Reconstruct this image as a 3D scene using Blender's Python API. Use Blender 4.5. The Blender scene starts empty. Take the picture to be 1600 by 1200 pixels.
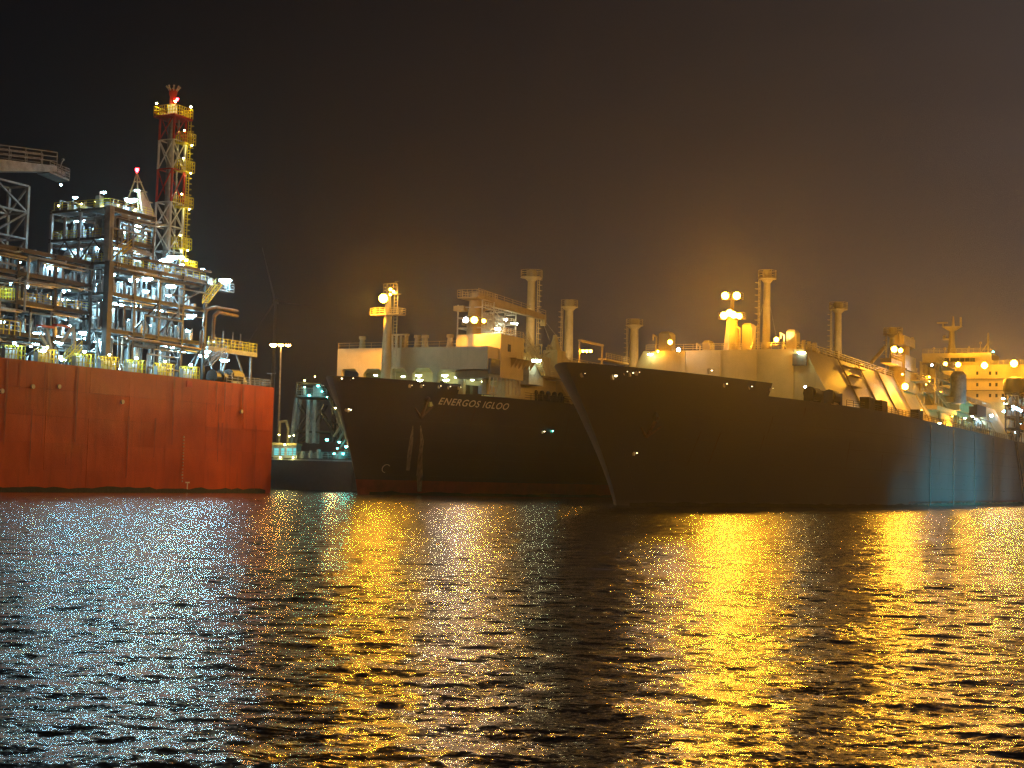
import bpy, bmesh, math, random
import numpy as np
from math import sin, cos, pi, radians, atan, sqrt
from mathutils import Vector, Matrix
random.seed(7)
rng = np.random.default_rng(7)
SC = bpy.context.scene
COL = SC.collection

# ------------------------------------------------------------------ camera
F = 2311.0; HC = 3.6; ROLL = radians(1.5); PITCH = atan(146 / F)
cam = bpy.data.cameras.new('camera'); camo = bpy.data.objects.new('camera', cam); COL.objects.link(camo)
cam.sensor_width = 36; cam.lens = F / 1600 * 36; cam.clip_start = 0.5; cam.clip_end = 12000
camo.location = (0, 0, HC)
camo.rotation_mode = 'QUATERNION'
camo.rotation_quaternion = (Matrix.Rotation(pi / 2 + PITCH, 3, 'X') @ Matrix.Rotation(ROLL, 3, 'Z')).to_quaternion()
SC.camera = camo

# ------------------------------------------------------------------ world: night sky, brown town glow to the right
world = bpy.data.worlds.new('World'); SC.world = world; world.use_nodes = True
wn = world.node_tree.nodes; wl = world.node_tree.links; wn.clear()
wout = wn.new('ShaderNodeOutputWorld')
sky = wn.new('ShaderNodeTexSky'); sky.sky_type = 'NISHITA'; sky.sun_disc = False
sky.sun_elevation = radians(1); sky.sun_rotation = radians(150)
bg1 = wn.new('ShaderNodeBackground'); bg1.inputs[1].default_value = 0.0004
wl.new(sky.outputs[0], bg1.inputs[0])
geo = wn.new('ShaderNodeTexCoord'); sep = wn.new('ShaderNodeSeparateXYZ'); wl.new(geo.outputs['Generated'], sep.inputs[0])
def wmath(op, a, b=None, c=None, clamp=False):
    n = wn.new('ShaderNodeMath'); n.operation = op; n.use_clamp = clamp
    for i, v in enumerate((a, b, c)):
        if v is None: continue
        if hasattr(v, 'is_output') or isinstance(v, bpy.types.NodeSocket): wl.new(v, n.inputs[i])
        else: n.inputs[i].default_value = v
    return n.outputs[0]
GLOW_NEAR = 0.10
az = wmath('MULTIPLY_ADD', sep.outputs[0], 1.55, 0.50, clamp=True)         # brighter to the right
azs = wmath('MULTIPLY', az, az)
up = wmath('ABSOLUTE', sep.outputs[2])
fall = wmath('EXPONENT', wmath('MULTIPLY', up, -3.2))
wnz = wn.new('ShaderNodeTexNoise'); wnz.inputs['Scale'].default_value = 3.0; wnz.inputs['Detail'].default_value = 5; wmp = wn.new('ShaderNodeMapping'); wmp.inputs['Scale'].default_value = (1, 1, 3.5)
wl.new(geo.outputs['Generated'], wmp.inputs[0]); wl.new(wmp.outputs[0], wnz.inputs['Vector'])
cloud = wmath('MULTIPLY_ADD', wnz.outputs[0], .9, .55)        # thin uneven night cloud lit from below
am = wmath('MULTIPLY', wmath('MULTIPLY', wmath('MULTIPLY', azs, fall), cloud), GLOW_NEAR)
bg2 = wn.new('ShaderNodeBackground'); bg2.inputs[0].default_value = (1.0, 0.76, 0.66, 1); wl.new(am, bg2.inputs[1])
bg3 = wn.new('ShaderNodeBackground'); bg3.inputs[0].default_value = (0.55, 0.66, 1.0, 1); bg3.inputs[1].default_value = 0.0042
a1 = wn.new('ShaderNodeAddShader'); a2 = wn.new('ShaderNodeAddShader')
wl.new(bg1.outputs[0], a1.inputs[0]); wl.new(bg2.outputs[0], a1.inputs[1])
wl.new(a1.outputs[0], a2.inputs[0]); wl.new(bg3.outputs[0], a2.inputs[1]); wl.new(a2.outputs[0], wout.inputs[0])

# the harbour's own light from behind the camera, far and warm
sun = bpy.data.lights.new('sun', 'SUN'); suno = bpy.data.objects.new('sun', sun); COL.objects.link(suno)
sun.energy = 0.45; sun.color = (1.0, 0.48, 0.16); sun.angle = radians(12)
suno.rotation_mode = 'QUATERNION'
suno.rotation_quaternion = Vector((-0.55, 0.80, -0.22)).to_track_quat('-Z', 'Y')

SC.view_settings.view_transform = 'Standard'; SC.view_settings.look = 'None'
SC.view_settings.exposure = 0; SC.view_settings.gamma = 1
SC.render.engine = 'CYCLES'
cy = SC.cycles
cy.use_denoising = True
try: cy.denoiser = 'OPENIMAGEDENOISE'
except Exception: pass
try: cy.denoising_prefilter = 'NONE'; cy.denoising_input_passes = 'RGB_ALBEDO_NORMAL'
except Exception: pass
cy.use_light_tree = True
cy.max_bounces = 5; cy.diffuse_bounces = 2; cy.glossy_bounces = 3; cy.transmission_bounces = 2
cy.volume_bounces = 0; cy.transparent_max_bounces = 6
cy.caustics_reflective = False; cy.caustics_refractive = False
cy.sample_clamp_direct = 70; cy.sample_clamp_indirect = 10; cy.blur_glossy = 0.2

# ------------------------------------------------------------------ surveying helpers (photo point -> world point)
Dv = np.array([1180.0, F, 0]); Dv /= np.linalg.norm(Dv); Nv = np.array([Dv[1], -Dv[0], 0])
O = np.array([0, 0, HC])
def ray(px, py):
    x = (px - 800) / F; y = (600 - py) / F
    c, s = cos(ROLL), sin(ROLL); xr = x * c - y * s; yr = x * s + y * c
    cp, sp = cos(PITCH), sin(PITCH)
    return np.array([xr, cp - yr * sp, sp + yr * cp])
def topq(P): return np.array([Dv @ P, Nv @ P, P[2]])
def onz(px, py, z): r = ray(px, py); return topq(O + r * (z - HC) / r[2])
def onq(px, py, q): r = ray(px, py); return topq(O + r * q / (Nv @ r))
def onp(px, py, p): r = ray(px, py); return topq(O + r * p / (Dv @ r))
def onY(px, py, Y): r = ray(px, py); return O + r * Y / r[1]
def W(v): return Dv * v[0] + Nv * v[1] + np.array([0, 0, v[2]])
def PQM(o):   # local (p,q,z) offset -> world matrix for mapping verts
    return None

# ------------------------------------------------------------------ materials
MATS = {}
def mat(name, col, rough=0.5, metal=0.0, plate=0.0, var=0.25, scale=0.6, bump=0.0, rust=0.0, stretch=(1, 1, 1), spec=0.5, col2=None, bscale=None):
    if name in MATS: return MATS[name]
    m = bpy.data.materials.new(name); m.use_nodes = True; nt = m.node_tree; n = nt.nodes; l = nt.links
    b = n['Principled BSDF']; b.inputs['Roughness'].default_value = rough; b.inputs['Metallic'].default_value = metal
    b.inputs['Specular IOR Level'].default_value = spec
    tc = n.new('ShaderNodeNewGeometry'); mp = n.new('ShaderNodeMapping'); mp.inputs['Scale'].default_value = stretch
    l.new(tc.outputs['Position'], mp.inputs[0])
    nz = n.new('ShaderNodeTexNoise'); nz.inputs['Scale'].default_value = scale; nz.inputs['Detail'].default_value = 6
    nz.inputs['Roughness'].default_value = 0.65; l.new(mp.outputs[0], nz.inputs['Vector'])
    r = n.new('ShaderNodeValToRGB'); l.new(nz.outputs[0], r.inputs[0])
    c = np.array(col); d = np.array(col2) if col2 else c * (1 - var * 1.6)
    r.color_ramp.elements[0].position = 0.3; r.color_ramp.elements[1].position = 0.7
    r.color_ramp.elements[0].color = (*np.clip(d, 0, 1), 1); r.color_ramp.elements[1].color = (*np.clip(c * (1 + var * .5), 0, 1), 1)
    out = r.outputs[0]
    if rust > 0:
        n2 = n.new('ShaderNodeTexNoise'); n2.inputs['Scale'].default_value = 0.5; n2.inputs['Detail'].default_value = 8
        mp2 = n.new('ShaderNodeMapping'); mp2.inputs['Scale'].default_value = (2.2, 2.2, 0.22); l.new(tc.outputs['Position'], mp2.inputs[0]); l.new(mp2.outputs[0], n2.inputs['Vector'])
        r2 = n.new('ShaderNodeValToRGB'); r2.color_ramp.elements[0].position = 0.56; r2.color_ramp.elements[1].position = 0.75; l.new(n2.outputs[0], r2.inputs[0])
        mx = n.new('ShaderNodeMix'); mx.data_type = 'RGBA'; mx.inputs['B'].default_value = (.10, .035, .012, 1)
        mu = n.new('ShaderNodeMath'); mu.operation = 'MULTIPLY'; mu.inputs[1].default_value = rust
        l.new(r2.outputs[0], mu.inputs[0]); l.new(mu.outputs[0], mx.inputs['Factor']); l.new(out, mx.inputs['A']); out = mx.outputs['Result']
    if plate > 0:      # each plate was painted on another day
        oi = n.new('ShaderNodeObjectInfo'); mr = n.new('ShaderNodeMapRange'); mr.inputs['To Min'].default_value = 1 - plate; mr.inputs['To Max'].default_value = 1 + plate * .4; l.new(oi.outputs['Random'], mr.inputs[0])
        mm_ = n.new('ShaderNodeMix'); mm_.data_type = 'RGBA'; mm_.blend_type = 'MULTIPLY'; mm_.inputs['Factor'].default_value = 1; l.new(out, mm_.inputs['A']); l.new(mr.outputs[0], mm_.inputs['B']); out = mm_.outputs['Result']
    l.new(out, b.inputs['Base Color'])
    rr = n.new('ShaderNodeMapRange'); rr.inputs['To Min'].default_value = max(.04, rough - .12); rr.inputs['To Max'].default_value = min(1, rough + .15)
    l.new(nz.outputs[0], rr.inputs[0]); l.new(rr.outputs[0], b.inputs['Roughness'])
    if bump:
        bp = n.new('ShaderNodeBump'); bp.inputs['Strength'].default_value = 1; bp.inputs['Distance'].default_value = bump
        if bscale:
            nb = n.new('ShaderNodeTexNoise'); nb.inputs['Scale'].default_value = bscale; nb.inputs['Detail'].default_value = 3; l.new(mp.outputs[0], nb.inputs['Vector']); l.new(nb.outputs[0], bp.inputs['Height'])
        else: l.new(nz.outputs[0], bp.inputs['Height'])
        l.new(bp.outputs[0], b.inputs['Normal'])
    MATS[name] = m; return m
def emis(name, col, strength):
    if name in MATS: return MATS[name]
    m = bpy.data.materials.new(name); m.use_nodes = True; n = m.node_tree.nodes; n.clear()
    e = n.new('ShaderNodeEmission'); e.inputs[0].default_value = (*col, 1); e.inputs[1].default_value = strength
    o = n.new('ShaderNodeOutputMaterial'); m.node_tree.links.new(e.outputs[0], o.inputs[0]); MATS[name] = m
    return m
SODC = (1.0, 0.42, 0.022); WHC = (0.45, 0.83, 1.0); DAYC = (1.0, 0.90, 0.92)
M_red = mat('red_hull_paint', (.52, .088, .014), .36, spec=.35, var=.22, scale=.16, bump=.05, rust=.45, bscale=.5, plate=.11, stretch=(1, 1, .55))
M_dark = mat('black_hull_paint', (.046, .037, .033), .38, var=.08, scale=.1, bump=.01, rust=.10, bscale=.2)
M_blue = mat('dark_blue_hull_paint', (.050, .054, .060), .36, var=.06, scale=.06, bump=.008, rust=.04, bscale=.12, stretch=(1, 1, .4))
M_boot = mat('red_boot_topping', (.30, .050, .022), .5, var=.3, scale=.5, bump=.01)
M_steel = mat('dark_structural_steel', (.050, .046, .045), .5, var=.4, scale=.7, rust=.6)
M_steel2 = mat('pale_grey_structural_steel', (.33, .36, .38), .5, var=.3, scale=.7, rust=.3)
M_galv = mat('galvanised_pipe', (.42, .42, .40), .32, .7, var=.3, scale=1.2)
M_pipe = mat('brown_coated_pipe', (.26, .17, .11), .35, .3, var=.3, scale=1)
M_clad = mat('aluminium_cladding', (.55, .57, .58), .30, .75, var=.25, scale=1.2, bump=.01)
M_vesp = mat('grey_vessel_paint', (.42, .45, .47), .4, var=.3, scale=.8, rust=.35)
M_yel = mat('safety_yellow_paint', (.80, .66, .03), .45, var=.15, scale=1.5)
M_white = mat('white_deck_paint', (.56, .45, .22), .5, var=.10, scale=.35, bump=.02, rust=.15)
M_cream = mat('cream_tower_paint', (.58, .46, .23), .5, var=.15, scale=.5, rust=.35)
M_redp = mat('signal_red_paint', (.52, .035, .02), .45, var=.2, scale=.8)
M_whp = mat('signal_white_paint', (.75, .75, .72), .45, var=.15, scale=.8)
M_deck = mat('green_deck_paint', (.09, .13, .10), .7, var=.4, scale=.6)
M_blk = mat('black_machinery', (.02, .02, .02), .5, var=.4, scale=1)
M_glass = mat('dark_window_glass', (.02, .025, .03), .12, var=.2)
M_org = mat('orange_lifeboat_paint', (.75, .17, .03), .4, var=.15)
M_conc = mat('quay_concrete', (.25, .24, .22), .85, var=.3, scale=.5, bump=.03)
M_text = mat('name_lettering_paint', (.80, .72, .58), .5, var=.1)
M_faint = mat('worn_lettering_paint', (.075, .062, .055), .5, var=.4)
M_cage = mat('lamp_housing', (.10, .10, .10), .5)

# ------------------------------------------------------------------ mesh builder
class MB:
    def __init__(s, pq=False): s.v = []; s.f = []; s.m = []; s.pq = pq; s.cm = 0
    def add(s, vs, fs):
        o = len(s.v); s.v += [tuple(map(float, x)) for x in vs]; s.f += [tuple(i + o for i in f) for f in fs]; s.m += [s.cm] * len(fs)
        return s
    def box(s, a, b):
        (x0, y0, z0), (x1, y1, z1) = a, b
        return s.add([(x0, y0, z0), (x1, y0, z0), (x1, y1, z0), (x0, y1, z0), (x0, y0, z1), (x1, y0, z1), (x1, y1, z1), (x0, y1, z1)],
                     [(0, 3, 2, 1), (4, 5, 6, 7), (0, 1, 5, 4), (1, 2, 6, 5), (2, 3, 7, 6), (3, 0, 4, 7)])
    def cbox(s, c, sz): return s.box([c[i] - sz[i] / 2 for i in range(3)], [c[i] + sz[i] / 2 for i in range(3)])
    def tube(s, a, b, r, n=8, r2=None, caps=True):
        a = np.array(a, float); b = np.array(b, float); d = b - a; L = np.linalg.norm(d)
        if L < 1e-6: return s
        d /= L; u = np.cross(d, (0, 0, 1)) if abs(d[2]) < .9 else np.cross(d, (1, 0, 0)); u /= np.linalg.norm(u); w = np.cross(d, u)
        r2 = r if r2 is None else r2; ph = pi / n if n == 4 else 0
        A = [a + (u * cos(2 * pi * i / n + ph) + w * sin(2 * pi * i / n + ph)) * r for i in range(n)]
        B = [b + (u * cos(2 * pi * i / n + ph) + w * sin(2 * pi * i / n + ph)) * r2 for i in range(n)]
        fs = [(i, (i + 1) % n, n + (i + 1) % n, n + i) for i in range(n)]
        if caps: fs += [tuple(range(n))[::-1], tuple(range(n, 2 * n))]
        return s.add(A + B, fs)
    def path(s, pts, r, n=8):
        for a, b in zip(pts[:-1], pts[1:]): s.tube(a, b, r, n)
        for p in pts[1:-1]: s.ball(p, r * 1.02, 6, 4)
        return s
    def ball(s, c, r, n=8, k=6, sz=(1, 1, 1)):
        vs = []; fs = []
        for j in range(1, k):
            t = pi * j / k
            for i in range(n): vs.append((c[0] + r * sz[0] * sin(t) * cos(2 * pi * i / n), c[1] + r * sz[1] * sin(t) * sin(2 * pi * i / n), c[2] + r * sz[2] * cos(t)))
        top = len(vs); vs.append((c[0], c[1], c[2] + r * sz[2])); vs.append((c[0], c[1], c[2] - r * sz[2]))
        for j in range(k - 2):
            for i in range(n): fs.append((j * n + i, (j + 1) * n + i, (j + 1) * n + (i + 1) % n, j * n + (i + 1) % n))
        for i in range(n): fs.append((top, i, (i + 1) % n)); fs.append((top + 1, (k - 2) * n + (i + 1) % n, (k - 2) * n + i))
        return s.add(vs, fs)
    def lathe(s, c, prof, n=16):   # prof: (r, dz)
        vs = []; fs = []
        for r, z in prof:
            for i in range(n): vs.append((c[0] + r * cos(2 * pi * i / n), c[1] + r * sin(2 * pi * i / n), c[2] + z))
        for j in range(len(prof) - 1):
            for i in range(n): fs.append((j * n + i, j * n + (i + 1) % n, (j + 1) * n + (i + 1) % n, (j + 1) * n + i))
        fs.append(tuple(range(n))[::-1]); fs.append(tuple(range((len(prof) - 1) * n, len(prof) * n)))
        return s.add(vs, fs)
    def hexa(s, bot, top):  # 4 bottom pts, 4 top pts
        return s.add(list(bot) + list(top), [(0, 3, 2, 1), (4, 5, 6, 7), (0, 1, 5, 4), (1, 2, 6, 5), (2, 3, 7, 6), (3, 0, 4, 7)])
    def rail(s, pts, h=1.1, step=1.6, r=.035, closed=False, bars=3):
        pts = [np.array(p, float) for p in pts]
        if closed: pts = pts + [pts[0]]
        for a, b in zip(pts[:-1], pts[1:]):
            L = np.linalg.norm(b - a); n = max(1, int(round(L / step)))
            for k in range(1, bars + 1): s.tube(a + (0, 0, h * k / bars), b + (0, 0, h * k / bars), r, 4, caps=False)
            for k in range(n + 1):
                p = a + (b - a) * k / n; s.tube(p, p + (0, 0, h), r, 4, caps=False)
        return s
    def build(s, name, m, parent=None, smooth=False, bevel=0, **tags):
        vs = np.array(s.v)
        if s.pq:
            vs = vs[:, :1] * Dv + vs[:, 1:2] * Nv + vs[:, 2:3] * np.array([[0, 0, 1.0]]); fs = [f[::-1] for f in s.f]
        else: fs = s.f
        c = (vs.min(0) + vs.max(0)) / 2; c[2] = vs[:, 2].min()
        me = bpy.data.meshes.new(name); me.from_pydata((vs - c).tolist(), [], fs)
        for k in (m if isinstance(m, (list, tuple)) else [m]): me.materials.append(k)
        if isinstance(m, (list, tuple)): me.polygons.foreach_set('material_index', s.m)
        if smooth:
            me.polygons.foreach_set('use_smooth', [True] * len(me.polygons))
            try: me.set_sharp_from_angle(angle=radians(40))
            except Exception: pass
        me.update()
        o = bpy.data.objects.new(name, me); COL.objects.link(o)
        place(o, c, parent)
        for k, v in tags.items(): o[k] = v
        return o
WL = {}
def place(o, c, parent):
    c = np.array(c, float)
    if parent is not None: o.parent = parent; o.location = c - WL[parent.name]
    else: o.location = c
    WL[o.name] = c
def thing(name, label, cat, loc, group=None, pq=False):
    o = bpy.data.objects.new(name, None); COL.objects.link(o); o.empty_display_size = 1
    place(o, W(loc) if pq else np.array(loc, float), None); o['label'] = label; o['category'] = cat
    if group: o['group'] = group
    return o
def tag(o, label, cat, group=None):
    o['label'] = label; o['category'] = cat
    if group: o['group'] = group
    return o

E_fair = emis('fairlead_glow', (1.0, .80, .45), 7)
# lamps: housing + lens, shared meshes
E_sod = emis('sodium_lamp_light', SODC, 1650)
E_sodm = emis('sodium_small_lamp_light', SODC, 240)
E_sods = emis('sodium_street_lamp_light', (1.0, .48, .10), 160)
E_wh = emis('cool_white_lamp_light', WHC, 180)
E_whs = emis('dim_cool_lamp_light', WHC, 90)
E_gr = emis('greenish_deck_lamp_light', (.80, 1.0, .62), 60)
E_day = emis('white_floodlight_light', DAYC, 1000)
E_cage = emis('machinery_lamp_light', (1.0, .95, .62), 60)
E_cy = emis('cyan_deck_lamp_light', (.12, 1.0, .90), 45)
E_red = emis('red_beacon_light', (1.0, .02, .03), 60)
E_ylw = emis('small_yellow_lamp_light', (1.0, .86, .25), 260)
E_dim = emis('far_dim_lamp_light', WHC, 32)
LMESH = {}
def lamp_mesh(kind):
    if kind in LMESH: return LMESH[kind]
    e, w, d, h = {'tube': (E_wh, 1.65, 1.0, .44), 'tubes': (E_whs, .9, .6, .3), 'dim': (E_dim, .5, .5, .4), 'dot': (E_whs, .5, .5, .45), 'sod': (E_sod, .95, .95, .85), 'sodm': (E_sodm, .75, .75, .7),
                  'day': (E_day, .75, .75, .6), 'gr': (E_gr, 1.5, .7, .42), 'cage': (E_cage, 1.2, 1.0, .9), 'cy': (E_cy, .8, .7, .5), 'red': (E_red, .55, .55, .6),
                  'fair': (E_fair, 1.0, .8, .5), 'street': (E_sods, 1.5, 1.0, .55), 'ylw': (E_ylw, .5, .5, .35), 'wdot': (E_wh, .65, .65, .5)}[kind]
    b = MB(); b.cm = 0
    if kind in ('sod', 'day'):      # flood light: disc lens facing out over the water and a little down
        d_ = np.array([.0, -.998, -.05]); c0 = np.array([0, -.1, -.1])
        b.tube(c0 - d_ * .45, c0 - d_ * .02, w * .3, 10, w * .56); b.tube((0, .3, 0), (0, .3, .5), .06, 6); b.cm = 1
        b.tube(c0 - d_ * .015, c0 + d_ * .02, w * .5, 14)
        me = bpy.data.meshes.new('lamp_' + kind); me.from_pydata(b.v, [], b.f); me.materials.append(M_cage); me.materials.append(e)
        me.polygons.foreach_set('material_index', b.m); me.update(); LMESH[kind] = me
        return me
    b.box((-w / 2 - .1, -d / 2 - .1, .0), (w / 2 + .1, d / 2 + .1, .12))
    b.tube((0, 0, .1), (0, 0, .4), .05, 6)
    b.cm = 1
    n = 10; vs = []; fs = []
    for j, (k, z) in enumerate(((1, 0), (.98, -.35), (.8, -.75), (.35, -1))):
        for i in range(n): vs.append((w / 2 * k * cos(2 * pi * i / n), d / 2 * k * sin(2 * pi * i / n), z * h - .004))
    for j in range(3):
        for i in range(n): fs.append((j * n + i, (j + 1) * n + i, (j + 1) * n + (i + 1) % n, j * n + (i + 1) % n))
    fs.append(tuple(range(3 * n, 4 * n))[::-1])
    b.add(vs, fs)
    me = bpy.data.meshes.new('lamp_' + kind); me.from_pydata(b.v, [], b.f); me.materials.append(M_cage); me.materials.append(e)
    me.polygons.foreach_set('material_index', b.m); me.update(); LMESH[kind] = me
    return me
def beam_light(pos, target, energy, color, size=60, blend=.6, pq=True, soft=.3):  # bare spots: some at modelled lamps, some added as fill
    L = bpy.data.lights.new('spill_fill_spot', 'SPOT'); L.energy = energy; L.color = color; L.spot_size = radians(size); L.spot_blend = blend; L.shadow_soft_size = soft
    lo = bpy.data.objects.new('spill_fill_spot', L); COL.objects.link(lo)
    a = W(pos) if pq else np.array(pos); c = W(target) if pq else np.array(target)
    lo.location = a; lo.rotation_mode = 'QUATERNION'; lo.rotation_quaternion = Vector(c - a).to_track_quat('-Z', 'Y'); return lo
def lamp(kind, pos, parent, pq=True, name='lamp', scale=1, **tags):
    o = bpy.data.objects.new(name, lamp_mesh(kind)); COL.objects.link(o)
    place(o, W(pos) if pq else pos, parent); o.scale = (scale,) * 3
    o.rotation_euler = (0, 0, -0.0)
    for k, v in tags.items(): o[k] = v
    return o

# ================================================================== SETTING
# water
def build_water():
    K = 130
    lam = np.exp(rng.uniform(np.log(.30), np.log(3.2), K)); ang = rng.normal(radians(-80), 1.0, K)
    kx = 2 * pi / lam * np.cos(ang); ky = 2 * pi / lam * np.sin(ang); ph = rng.uniform(0, 2 * pi, K)
    amp = .078 * sqrt(2 / K) * lam / (2 * pi) * (lam / 1.1) ** -.25
    def hgt(x, y, cut):
        h = np.zeros_like(x)
        for i in range(K):
            if lam[i] < cut: continue
            h += amp[i] * np.sin(kx[i] * x + ky[i] * y + ph[i])
        return h
    V = []; Fc = []; off = 0
    def grid(xs, ys, cut):
        nonlocal off
        X, Y = np.meshgrid(xs, ys); Z = hgt(X, Y, cut)
        if True:
            f = np.minimum(1, np.minimum(np.minimum(X - xs[0], xs[-1] - X) / 6, (ys[-1] - Y) / 6)); f = np.clip(f, 0, 1); Z = Z * f
        V.append(np.stack([X.ravel(), Y.ravel(), Z.ravel()], 1))
        ny, nx = X.shape; i = np.arange(ny * nx).reshape(ny, nx)
        Fc.append(np.stack([i[:-1, :-1].ravel(), i[:-1, 1:].ravel(), i[1:, 1:].ravel(), i[1:, :-1].ravel()], 1) + off); off += ny * nx
    grid(np.arange(-34, 34.01, .13), np.arange(4, 60.01, .075), .42)
    grid(np.arange(-64, 64.01, .22), np.arange(60, 200.01, .20), .75)
    # flat surround
    def flat(x0, x1, y0, y1):
        nonlocal off
        V.append(np.array([[x0, y0, 0], [x1, y0, 0], [x1, y1, 0], [x0, y1, 0.]])); Fc.append(np.array([[0, 1, 2, 3]]) + off); off += 4
    B = 6000
    flat(-B, -34, -B, 60); flat(34, B, -B, 60); flat(-34, 34, -B, 4); flat(-B, -64, 60, 200.14); flat(64, B, 60, 200.14); flat(-B, B, 200.14, B)
    v = np.concatenate(V); f = np.concatenate(Fc)
    me = bpy.data.meshes.new('water'); me.vertices.add(len(v)); me.vertices.foreach_set('co', v.ravel().astype(np.float32))
    me.loops.add(f.size); me.loops.foreach_set('vertex_index', f.ravel().astype(np.int32))
    me.polygons.add(len(f)); me.polygons.foreach_set('loop_start', np.arange(0, f.size, 4, dtype=np.int32))
    me.polygons.foreach_set('use_smooth', np.ones(len(f), bool)); me.update(calc_edges=True); me.validate()
    m = bpy.data.materials.new('harbour_water'); m.use_nodes = True; n = m.node_tree.nodes; l = m.node_tree.links
    b = n['Principled BSDF']; b.inputs['Base Color'].default_value = (.006, .008, .007, 1); b.inputs['Roughness'].default_value = .175; b.inputs['IOR'].default_value = 1.333
    g = n.new('ShaderNodeNewGeometry')
    def noise(scale, stretch, detail, rgh=.55, rot=0, dist=0):
        mp = n.new('ShaderNodeMapping'); mp.inputs['Scale'].default_value = stretch; mp.inputs['Rotation'].default_value = (0, 0, rot); l.new(g.outputs['Position'], mp.inputs[0])
        t = n.new('ShaderNodeTexNoise'); t.inputs['Scale'].default_value = scale; t.inputs['Detail'].default_value = detail; t.inputs['Roughness'].default_value = rgh; t.inputs['Distortion'].default_value = dist
        l.new(mp.outputs[0], t.inputs['Vector']); return t.outputs[0]
    nrm = None
    for sc, st, de, amp_, rot in ((4.2, (.9, 1.1, 1), 2, .022, .15),):
        bp = n.new('ShaderNodeBump'); bp.inputs['Strength'].default_value = 1; bp.inputs['Distance'].default_value = amp_
        l.new(noise(sc, st, de, rot=rot), bp.inputs['Height']); nrm = bp.outputs[0]
    # wavelets: small facets, each with a tilt of its own
    for sc, st, tilt, rot in ((1.9, (.6, 1.1, 1), .055, .1), (7, (.8, 1.1, 1), .085, -.2), (20, (1, 1, 1), .07, .3)):
        mp = n.new('ShaderNodeMapping'); mp.inputs['Scale'].default_value = st; mp.inputs['Rotation'].default_value = (0, 0, rot); l.new(g.outputs['Position'], mp.inputs[0])
        nz_ = n.new('ShaderNodeTexNoise'); nz_.inputs['Scale'].default_value = sc * 1.3; l.new(mp.outputs[0], nz_.inputs['Vector'])
        ad = n.new('ShaderNodeVectorMath'); ad.operation = 'MULTIPLY_ADD'; ad.inputs[1].default_value = (.5 / sc,) * 3; l.new(nz_.outputs['Color'], ad.inputs[0]); l.new(mp.outputs[0], ad.inputs[2])
        vo = n.new('ShaderNodeTexVoronoi'); vo.voronoi_dimensions = '2D'; vo.feature = 'F1'; vo.inputs['Scale'].default_value = sc; l.new(ad.outputs[0], vo.inputs['Vector'])
        v1 = n.new('ShaderNodeVectorMath'); v1.operation = 'SUBTRACT'; v1.inputs[1].default_value = (.5, .5, .5); l.new(vo.outputs['Color'], v1.inputs[0])
        v2 = n.new('ShaderNodeVectorMath'); v2.operation = 'MULTIPLY_ADD'; v2.inputs[1].default_value = (tilt * 2, tilt * 2, 0); l.new(v1.outputs[0], v2.inputs[0]); l.new(nrm, v2.inputs[2])
        nrm = v2.outputs[0]
    nn = n.new('ShaderNodeVectorMath'); nn.operation = 'NORMALIZE'; l.new(nrm, nn.inputs[0]); nrm = nn.outputs[0]
    l.new(nrm, b.inputs['Normal'])
    me.materials.append(m)
    o = bpy.data.objects.new('water', me); COL.objects.link(o); o['kind'] = 'structure'
    return o
build_water()
# far shore and quay apron
b = MB(); b.box((-900, 1300, -1), (500, 1900, 2.5)); b.build('far_shore', M_conc, kind='structure')
b = MB(pq=True); b.box((120, -330, -1), (700, -222, 4.0)); b.box((120, -222, 3.2), (700, -221.6, 4.3)); b.build('quay', M_conc, kind='structure')

# ================================================================== RED PLANT BARGE (floating liquefaction hull)
QR = -147.0; PE = 201.0; ZR = 17.5
t_red = thing('floating_plant_ship', 'long rust-red slab-sided hull carrying the floodlit process plant', 'ship', (170, QR - 30, 0), pq=True)
b = MB(pq=True); b.box((40, QR - 62, -3), (PE - .15, QR - .25, ZR - .05)); b.build('hull', M_red, t_red)
# side plating: strakes of separate plates with slight dents
nz = 5; zs = np.linspace(-.6, ZR, nz + 1)
ps = [40]
while ps[-1] < PE - 6: ps.append(ps[-1] + random.choice((8.2, 9.4, 10.1)))
ps[-1] = PE
for j in range(nz):
    for i in range(len(ps) - 1):
        a0, a1, c0, c1 = ps[i] + .012, ps[i + 1] - .012, zs[j] + .012, zs[j + 1] - .012
        n1, n2 = 10, 5; vs = []; fs = []
        k1, k2 = rng.uniform(-.05, .05, 2); off_ = rng.uniform(0, .035)
        for v in range(n2 + 1):
            for u in range(n1 + 1):
                uu, vv = u / n1, v / n2; e = sin(pi * uu) * sin(pi * vv)
                rib = .018 * cos(2 * pi * uu * 4) * sin(pi * vv)
                vs.append((a0 + (a1 - a0) * uu, QR + off_ - .1 + (k1 * e + rib) , c0 + (c1 - c0) * vv))
        for v in range(n2):
            for u in range(n1): q = v * (n1 + 1) + u; fs.append((q, q + n1 + 1, q + n1 + 2, q + 1))
        N0 = len(vs)   # edges back to hull
        vs += [(a0, QR - .25, c0), (a1, QR - .25, c0), (a1, QR - .25, c1), (a0, QR - .25, c1)]
        fs += [(0, n1, N0 + 1, N0), (n1, (n2 + 1) * (n1 + 1) - 1, N0 + 2, N0 + 1), ((n2 + 1) * (n1 + 1) - 1, n2 * (n1 + 1), N0 + 3, N0 + 2), (n2 * (n1 + 1), 0, N0, N0 + 3)]
        MB(pq=True).add(vs, fs).build('hull_plate', M_red, t_red, smooth=True)
b = MB(pq=True); b.box((40, QR - 62, ZR - .049), (PE - .1, QR - .3, ZR + .02)); b.build('deck', M_deck, t_red)
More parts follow.
